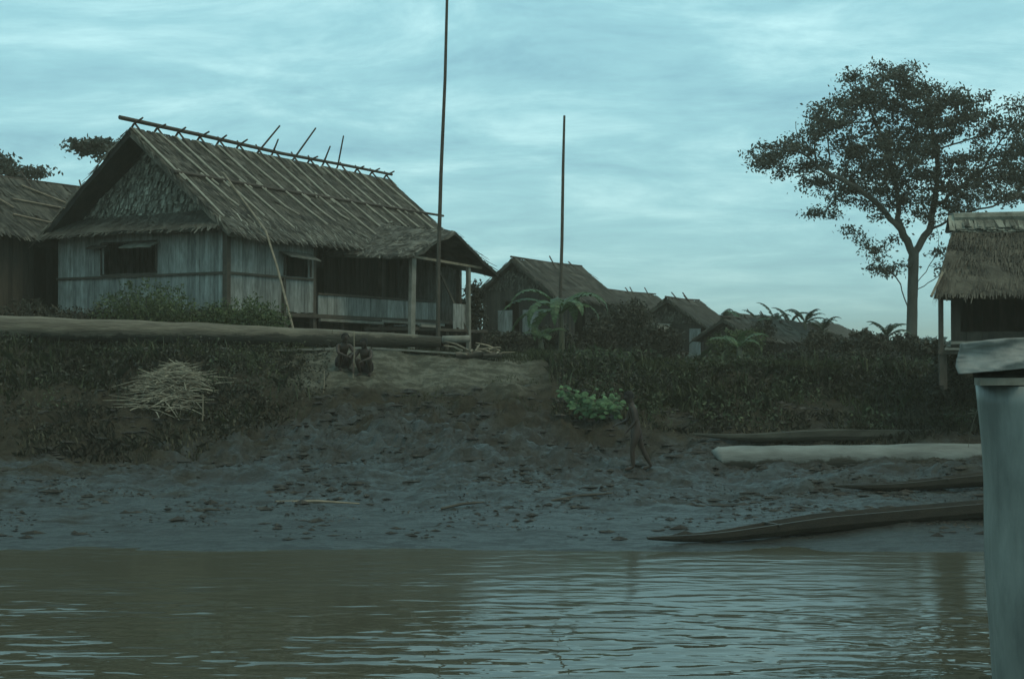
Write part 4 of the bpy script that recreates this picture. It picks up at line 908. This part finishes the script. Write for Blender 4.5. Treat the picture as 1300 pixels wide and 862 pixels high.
PV = np.stack([x[:, None] + lx * np.cos(a_)[:, None] - ly * np.sin(a_)[:, None], y[:, None] + lx * np.sin(a_)[:, None] + ly * np.cos(a_)[:, None], z[:, None] + lz + .005], -1)
tag(npmesh('mud_clods', PV[:, np.array(f8)].reshape(-1, 3, 3), 3, M_clod), 'dark clods and rotten husks strewn over the wet mud', 'clods', kind='stuff')
# a few loose sticks and sunk boards in the mud
SK = [(560, 660, 26.5, .9, .5, 'short dark stick half sunk in mud left of centre near the water'), (350, 640, 27, 1.6, .15, 'long pale twig lying on the mud below the straw heap'), (250, 655, 26, .5, -.4, 'small stick on the mud at lower left'),
      (470, 560, 33, .8, .8, 'dark stick poking from the clods of the steep slope'), (700, 640, 27.5, 1.2, .2, 'flat grey stick on the mud below the walking person')]
for (px, py, d, ln, an, lab) in SK:
    a = onG(px, d, .02); x2 = a.x + math.cos(an) * ln; y2 = a.y + math.sin(an) * ln * .6; b_ = Vector((x2, y2, G(x2, y2) + .05))
    mb = MB(); mb.tube([a, a.lerp(b_, .5) + Vector((0, 0, .03)), b_], [.025, .03, .015], 6); tag(mb.build('driftwood_stick', M_bamboo if 'pale' in lab else M_timber, origin=a), lab, 'stick')

# upright sticks by the squatting people
for (px, y0, y1, d, lab) in ((448, 484, 420, 37.6, 'thin upright stake between the two squatting people'), (410, 508, 470, 36.6, 'short pale stake left of the squatting people'), (256, 580, 500, 33.5, 'tall thin reed stem standing right of the straw heap'), (246, 582, 545, 33.4, 'short reed stem standing below the straw heap')):
    a = onG(px, d, -.1); b_ = pt(px + 1.5, y1, d)
    mb = MB(); mb.tube([a, a.lerp(b_, .5) + Vector((.02, 0, 0)), b_], [.02, .018, .013], 6); tag(mb.build('stake', M_bamboo, origin=a), lab, 'stake')

# ------------------------------------------------------------------ straw heap
hc = pt(215, 505, 34.7); gzc = G(hc.x, hc.y)
mb = MB()
for k in range(620):
    rx_, ry_ = random.gauss(0, .27), random.gauss(0, .42); x_ = hc.x + rx_ * 1.2; y_ = hc.y + ry_ * 1.3
    z_ = G(x_, y_) + .22 + .5 * math.exp(-(rx_ ** 2 + ry_ ** 2) * 1.6) * random.random()
    an = random.gauss(0.25, .8) + (math.pi if random.random() < .5 else 0); l_ = random.uniform(.25, .75); tilt = random.gauss(-.08, .24)
    d_ = Vector((math.cos(an), math.sin(an) * .8, tilt)) * l_; p_ = Vector((x_, y_, z_)); p2 = p_ + d_; p2.z = max(p2.z, G(p2.x, p2.y) + .02)
    mb.tube([p_ - d_ * .5, p_ + Vector((0, 0, .03)), p2], [.009, .014, .007], 4)
tag(mb.build('straw_heap', M_straw, origin=(hc.x, hc.y, gzc)), 'heap of pale cut straw dumped on the dark left bank', 'straw heap')
# sparse pale reeds around it
# ------------------------------------------------------------------ driftwood heap on the landing
dc = onG(600, 39.6, 0); root = empty('driftwood_heap', dc, 0, 'heap of pale broken branches beside the end of the long log', 'driftwood')
mb = MB()
for k in range(26):
    a = random.uniform(0, 6.28); l_ = random.uniform(.25, .8); p_ = Vector((random.gauss(0, .32), random.gauss(0, .2), random.uniform(.03, .22))); d_ = Vector((math.cos(a), math.sin(a) * .5, random.uniform(-.05, .5))) * l_
    mb.tube([p_, p_ + d_ * .5 + Vector((0, 0, .04)), p_ + d_], [.035, .028, .012], 6)
mb.build('branches', M_bamboo, root)
mb = MB()
for k in range(4):
    p_ = Vector((-.45 + k * .25, -.2 + random.uniform(-.05, .05), .06)); mb.tube([p_, p_ + Vector((.5, .05, random.uniform(0, .06)))], [.08, .07], 8, .08)
mb.build('billets', M_timber, root)

# ------------------------------------------------------------------ broad-leaved plant on the slope
bc = pt(768, 535, 34.6); gb = G(bc.x, bc.y); root = empty('broad_leaved_plant', (bc.x, bc.y, gb), 0, 'bright green broad-leaved plant sprawling down the slope behind the walking person', 'plant')
mb = MB(); P = []
for k in range(17):
    if k < 12: tx = random.uniform(-.75, .6); tz = .22 + random.uniform(-.2, .32) + .12 * abs(tx)
    else: tx = -.55 - (k - 12) * .14; tz = .25 + (k - 12) * .13
    ty = random.uniform(-.3, .25); end = Vector((tx, ty, max(.08, tz)))
    mb.tube([(random.uniform(-.1, .1), 0, -.05), end * .5 + Vector((0, 0, .12)), end], [.016, .012, .007], 5)
    for j in range(16): P.append(end * random.uniform(.5, 1.05) + Vector((random.gauss(0, .13), random.gauss(0, .12), random.gauss(.03, .11))))
mb.build('stems', M_banana_stem, root)
mb = MB()
for p_ in P:
    a = random.uniform(0, 6.28); s_ = random.uniform(.055, .115); d_ = Vector((math.cos(a), math.sin(a) * .5 - .3, random.uniform(-.7, .1))).normalized(); sd = d_.cross(Vector((random.uniform(-.3, .3), -.8, .6))).normalized(); nr = sd.cross(d_).normalized() * .02
    p_ = Vector((p_.x, p_.y, max(.06, p_.z)))
    L6 = [p_, p_ + d_ * s_ * .35 + sd * s_ * .55, p_ + d_ * s_ * 1.1 + sd * s_ * .5, p_ + d_ * s_ * 1.8, p_ + d_ * s_ * 1.1 - sd * s_ * .5, p_ + d_ * s_ * .35 - sd * s_ * .55, p_ + d_ * s_ * .9 + nr]
    mb.add(L6, [(0, 1, 6), (1, 2, 6), (2, 3, 6), (3, 4, 6), (4, 5, 6), (5, 0, 6)])
mb.build('leaves', M_broad, root)

# ------------------------------------------------------------------ people
def skin_mesh(name, verts, edges, rad, m_, sub=2, rootv=0):
    me = bpy.data.meshes.new(name + '_skeleton'); me.from_pydata(verts, edges, []); ob = bpy.data.objects.new(name + '_tmp', me); COL.objects.link(ob)
    sk = ob.modifiers.new('s', 'SKIN'); sk.use_smooth_shade = True; sk.branch_smoothing = .4
    ss = ob.modifiers.new('u', 'SUBSURF'); ss.levels = sub; ss.render_levels = sub
    for i, r_ in enumerate(rad):
        rr_ = r_ if isinstance(r_, tuple) else (r_, r_)
        if rr_[0] > .03: rr_ = (rr_[0] * 1.14, rr_[1] * 1.14)
        me.skin_vertices[0].data[i].radius = rr_; me.skin_vertices[0].data[i].use_root = (i == rootv)
    dg = bpy.context.evaluated_depsgraph_get(); dg.update(); ev = ob.evaluated_get(dg)
    m2 = bpy.data.meshes.new_from_object(ev); m2.name = name; bpy.data.objects.remove(ob); m2.materials.clear(); m2.materials.append(m_)
    return m2
def person(loc, rz, pose, label, scale=1.0):
    J = pose; verts = []; edges = []; rad = []; idx = {}
    def add(k, p, r_, par=None):
        idx[k] = len(verts); verts.append(tuple(p)); rad.append(r_)
        if par is not None: edges.append((idx[par], idx[k]))
    add('pelvis', J['pelvis'], (.125, .10)); add('belly', J['belly'], (.115, .085), 'pelvis'); add('chest', J['chest'], (.145, .10), 'belly'); add('collar', J['collar'], (.10, .07), 'chest')
    add('neck', J['neck'], .05, 'collar'); add('skull0', J['head0'], .062, 'neck'); add('skull', J['head'], .088, 'skull0'); add('crown', J['headtop'], .06, 'skull')
    for s in ('l', 'r'):
        add('sh' + s, J['sh' + s], .052, 'collar'); add('el' + s, J['el' + s], .037, 'sh' + s); add('wr' + s, J['wr' + s], .024, 'el' + s)
        w_ = Vector(J['wr' + s]); e_ = Vector(J['el' + s]); d_ = (w_ - e_).normalized(); side = d_.cross(Vector((0, 0, 1))); side = side.normalized() if side.length > .1 else Vector((0, 1, 0))
        dn = side.cross(d_).normalized(); 
        if dn.z > 0: dn = -dn
        palm = w_ + d_ * .06; add('pa' + s, palm, .026, 'wr' + s)
        for k, (o_, l_) in enumerate(((-.027, .062), (-.009, .075), (.009, .07), (.027, .055))):
            b0 = palm + side * o_ + d_ * .025; add('f%s%d' % (s, k), b0, .0095, 'pa' + s); m_ = b0 + d_ * l_ * .5 + dn * .006; add('g%s%d' % (s, k), m_, .0085, 'f%s%d' % (s, k)); add('h%s%d' % (s, k), m_ + d_ * l_ * .35 + dn * l_ * .35, .007, 'g%s%d' % (s, k))
        t0 = w_ + d_ * .025 + side * .03; add('t' + s, t0, .011, 'pa' + s) ; add('u' + s, t0 + d_ * .03 + side * .022 + dn * .01, .009, 't' + s)
        add('hi' + s, J['hi' + s], .092, 'pelvis'); h_ = Vector(J['hi' + s]); k_ = Vector(J['kn' + s]); add('th' + s, h_.lerp(k_, .5), .074, 'hi' + s); add('kn' + s, k_, .052, 'th' + s)
        a_ = Vector(J['an' + s]); add('ca' + s, k_.lerp(a_, .35), .052, 'kn' + s); add('an' + s, a_, .032, 'ca' + s); add('to' + s, J['to' + s], (.034, .022), 'an' + s)
    me = skin_mesh('person', verts, edges, rad, M_skin)
    # face features joined into the same mesh
    bm = bmesh.new(); bm.from_mesh(me)
    hd = Vector(J['head']); fw = Vector(J['face']).normalized(); sdv = fw.cross(Vector((0, 0, 1))).normalized(); upv = sdv.cross(fw).normalized()
    def blob(c, r_, sc_):
        m4 = Matrix.Translation(c) @ Matrix((fw, sdv, upv)).transposed().to_4x4() @ Matrix.Diagonal((*[r_ * q for q in sc_], 1)); bmesh.ops.create_uvsphere(bm, u_segments=10, v_segments=8, radius=1, matrix=m4)
    blob(hd + fw * .015, .085, (1.05, .85, 1.15)); blob(hd + fw * .1 - upv * .012, .016, (1, .9, 1.3)); blob(hd + fw * .082 - upv * .05, .02, (.6, 1.3, .5)); blob(hd + fw * .055 - upv * .085, .035, (1, 1, .8))
    for s_ in (-1, 1): blob(hd + fw * .083 + sdv * s_ * .032 + upv * .014, .012, (.6, 1.2, .7)); blob(hd + sdv * s_ * .08, .028, (.6, .35, 1)); blob(hd + fw * .085 + sdv * s_ * .03 + upv * .035, .015, (.5, 1.6, .5))
    bm.to_mesh(me); bm.free(); me.shade_smooth()
    o = bpy.data.objects.new('person', me); COL.objects.link(o); o.location = loc; o.rotation_euler = (0, 0, rz); o.scale = (scale,) * 3; tag(o, label, 'person')
    # hair cap
    bm = bmesh.new(); m4 = Matrix.Translation(hd - fw * .012 + upv * .02) @ Matrix((fw, sdv, upv)).transposed().to_4x4() @ Matrix.Diagonal((.1, .092, .105, 1)); bmesh.ops.create_uvsphere(bm, u_segments=18, v_segments=14, radius=1, matrix=m4)
    kill = [v for v in bm.verts if (v.co - hd).dot(fw) > .05 and (v.co - hd).dot(upv) < .065 or (v.co - hd).dot(upv) < -.04]; bmesh.ops.delete(bm, geom=kill, context='VERTS')
    for v in bm.verts: v.co += (v.co - hd).normalized() * random.uniform(0, .012)
    hm_ = bpy.data.meshes.new('hair'); bm.to_mesh(hm_); bm.free(); hm_.shade_smooth(); hm_.materials.append(M_hair); ho = bpy.data.objects.new('hair', hm_); COL.objects.link(ho); ho.parent = o
    # shorts
    v2 = [J['pelvis'], Vector(J['pelvis']).lerp(Vector(J['belly']), .45), J['hil'], Vector(J['hil']).lerp(Vector(J['knl']), .6), J['hir'], Vector(J['hir']).lerp(Vector(J['knr']), .6)]
    sm_ = skin_mesh('shorts', [tuple(v) for v in v2], [(0, 1), (0, 2), (2, 3), (0, 4), (4, 5)], [(.145, .12), (.13, .10), .112, .09, .112, .09], M_shorts)
    so = bpy.data.objects.new('shorts', sm_); COL.objects.link(so); so.parent = o
    return o
squat = dict(pelvis=(-.16, 0, .20), belly=(-.13, 0, .36), chest=(-.03, 0, .54), collar=(.03, 0, .66), neck=(.07, 0, .73), head0=(.09, 0, .77), head=(.125, 0, .84), headtop=(.12, 0, .90), face=(1, 0, -.15),
             shl=(.03, .17, .64), shr=(.03, -.17, .64), ell=(.22, .21, .46), elr=(.2, -.22, .46), wrl=(.38, .07, .40), wrr=(.36, -.06, .38),
             hil=(-.13, .09, .19), hir=(-.13, -.09, .19), knl=(.24, .17, .47), knr=(.24, -.16, .46), anl=(.0, .13, .08), anr=(.0, -.12, .08), tol=(.19, .15, .03), tor=(.19, -.14, .03))
p = onG(436, 38.0, .0); p.z = float(gz(np.array([p.x]), np.array([p.y]))[0]); person(p, R(-62), squat, 'dark person squatting on the landing, left one of the pair, beside the stake', 1.06)
p = onG(463.5, 37.8, .0); p.z = float(gz(np.array([p.x]), np.array([p.y]))[0]); sq2 = dict(squat); sq2['face'] = (.8, -.5, -.2); sq2['wrr'] = (.30, -.22, .22); sq2['elr'] = (.16, -.27, .42)
person(p, R(-100), sq2, 'dark person squatting on the landing, right one of the pair, arm reaching down', 1.06)
walk = dict(pelvis=(.02, 0, .84), belly=(.04, 0, 1.0), chest=(.08, 0, 1.18), collar=(.11, 0, 1.31), neck=(.13, 0, 1.38), head0=(.145, 0, 1.43), head=(.18, 0, 1.51), headtop=(.175, 0, 1.575), face=(1, 0, -.3),
            shl=(.1, .17, 1.29), shr=(.1, -.17, 1.29), ell=(.06, .23, 1.02), elr=(.18, -.22, 1.03), wrl=(.22, .22, .84), wrr=(.38, -.16, .95),
            hil=(.02, .09, .81), hir=(.02, -.09, .81), knl=(.12, .10, .44), knr=(-.12, -.10, .43), anl=(.10, .10, .07), anr=(-.30, -.10, .08), tol=(.28, .11, .02), tor=(-.13, -.10, .02))
dw = 32.2
for _ in range(60):
    q_ = onG(807, dw, 0)
    if HOR + (CAMZ - q_.z) / dw * F > 600: break
    dw -= .05
p = onG(809, dw, 0); p.z = float(gz(np.array([p.x - .15]), np.array([p.y]))[0]) - .03; person(p, R(182), walk, 'dark person walking bent slightly forward across the grey mud', 1.06)

# ------------------------------------------------------------------ right foreground: sheathed post, beam and canvas
pc = Vector((4.10, 11.0, 0)); root = empty('sheathed_post', (4.10, 11.0, -1.4), 0, 'thick post wrapped in dull blue grey sheet standing in the river at right', 'post')
mb = MB(); n = 26; zs = np.linspace(0, 4.22, 30); ring = []
for i, z in enumerate(zs):
    zw_ = z - 1.4; rl = np.interp(zw_, [-1.4, .3, 2.4, 2.82], [.34, .36, .475, .50])
    rg = []
    for k in range(n):
        th = 2 * math.pi * k / n; r_ = rl * (1 + .018 * math.sin(th * 3 + z) + .012 * math.sin(z * 5 + th * 2)); rg.append(Vector((math.cos(th) * r_ + .02 * math.sin(z * 2), math.sin(th) * r_, z)))
    ring.append(rg)
for rg in ring: mb.v.extend([tuple(v) for v in rg])
for i in range(len(ring) - 1):
    for k in range(n): mb.f.append((i * n + k, i * n + (k + 1) % n, (i + 1) * n + (k + 1) % n, (i + 1) * n + k))
mb.f.append(tuple((len(ring) - 1) * n + k for k in range(n)))
mb.build('sheathing', M_sheet, root, smooth=True)
mb = MB()
th = R(240); pts_ = [(math.cos(th) * (np.interp(z - 1.4, [-1.4, .3, 2.4, 2.82], [.34, .36, .475, .50]) + .01) + .02 * math.sin(z * 2), math.sin(th) * (np.interp(z - 1.4, [-1.4, .3, 2.4, 2.82], [.34, .36, .475, .50]) + .01), z) for z in np.linspace(.2, 4.15, 14)]
mb.tube(pts_, .016, 6); mb.build('seam', M_sheet, root)
mb = MB(); mb.beam((3.50, 10.7, 2.855), (7.5, 10.7, 2.87), .14, .055); tag(mb.build('pale_beam', M_timber_pale, origin=(3.5, 10.7, 2.855)), 'pale edge board resting on top of the sheathed post under the canvas', 'beam')
mb = MB()
for (za, zb, xo, ya, yb) in ((2.84, 2.918, 3.50, 10.80, 12.5), (2.92, 3.02, 3.47, 10.76, 12.4)):
    xb_ = xo + (yb - ya) * .36; q_ = [(xo, ya), (7.5, ya), (7.5, yb), (xb_, yb)]; mb.add([(a_, b_, za) for a_, b_ in q_] + [(a_, b_, zb) for a_, b_ in q_], [(0, 3, 2, 1), (4, 5, 6, 7), (0, 1, 5, 4), (1, 2, 6, 5), (2, 3, 7, 6), (3, 0, 4, 7)])
tag(mb.build('deck', M_timber, origin=(3.5, 11, 2.84)), 'dark plank deck under the canvas at the right edge', 'deck')
# canvas draped over the deck edge
mb = MB(); nx_, ny_ = 150, 60
for j in range(ny_ + 1):
    for i in range(nx_ + 1):
        u = i / nx_; t_ = j / ny_
        x_ = 3.33 + 4.0 * u + .04 * math.sin(t_ * 5)
        e1 = float(fbm(np.array([x_ * 2.6 + t_ * 2.2 + 5]), np.array([t_ * .9 - x_ * 1.1]), 1)[0]); e2 = float(fbm(np.array([x_ * 8 - t_ * 3]), np.array([t_ * 6]), 2)[0]); fold = .13 * (.5 - min(.5, abs(e1) * 1.6)) + .012 * (.5 - min(.5, abs(e2) * 2)) + .01 * math.sin(x_ * 9)
        if t_ < .35: y_ = 12.6 - (12.6 - 10.72) * t_ / .35; z_ = 3.10 + fold * .25
        else:
            k_ = (t_ - .35) / .65; y_ = 10.72 - .05 * k_ - fold * 1.1; z_ = 3.13 + .12 * fold * (1 - k_) - .225 * k_ + .03 * u * k_
            x_ += .05 * k_
        x_ += max(0, y_ - 10.72) * .36 * (1 - u)
        z_ += (x_ - 3.3) * .09 * (1 if y_ < 10.8 else .8)
        mb.v.append((x_, y_, z_))
for j in range(ny_):
    for i in range(nx_): a = j * (nx_ + 1) + i; mb.f.append((a, a + 1, a + nx_ + 2, a + nx_ + 1))
o = mb.build('canvas_sheet', M_tarp, origin=(3.5, 11, 3.1), smooth=True); tag(o, 'crumpled grey canvas sheet draped over the deck edge at the right', 'canvas')
so_ = o.modifiers.new('thickness', 'SOLIDIFY'); so_.thickness = .008
# dry tendril hanging beside the post
a = pt(1248, 520, 11.2); mb = MB(); mb.tube([pt(1252, 505, 11.2), pt(1240, 522, 11.2), pt(1233, 545, 11.2), pt(1229, 568, 11.25)], [.004, .004, .003, .002], 5)
for k in range(9): q = pt(1232 + random.uniform(-5, 16), 523 + random.uniform(-4, 5), 11.2); mb.tube([pt(1240, 524, 11.2), q], [.003, .003], 4)
tag(mb.build('dry_vine', M_straw, origin=a), 'thin dry vine dangling beside the sheathed post', 'vine')

# ------------------------------------------------------------------ thin evening haze over the river
mb = MB(); mb.box((-1000, -450, -4.2), (1000, 1000, 24)); hz = mb.build('haze', (lambda: None)() or bpy.data.materials.new('haze')); tag(hz, kind='stuff')
hm_ = hz.data.materials[0]; hm_.use_nodes = True; t = hm_.node_tree; t.nodes.clear()
out = N(t, 'ShaderNodeOutputMaterial'); vp = N(t, 'ShaderNodeVolumePrincipled'); vp.inputs['Density'].default_value = .0012; vp.inputs['Color'].default_value = (.98, .80, .60, 1); L(t, vp, 0, out, 1)
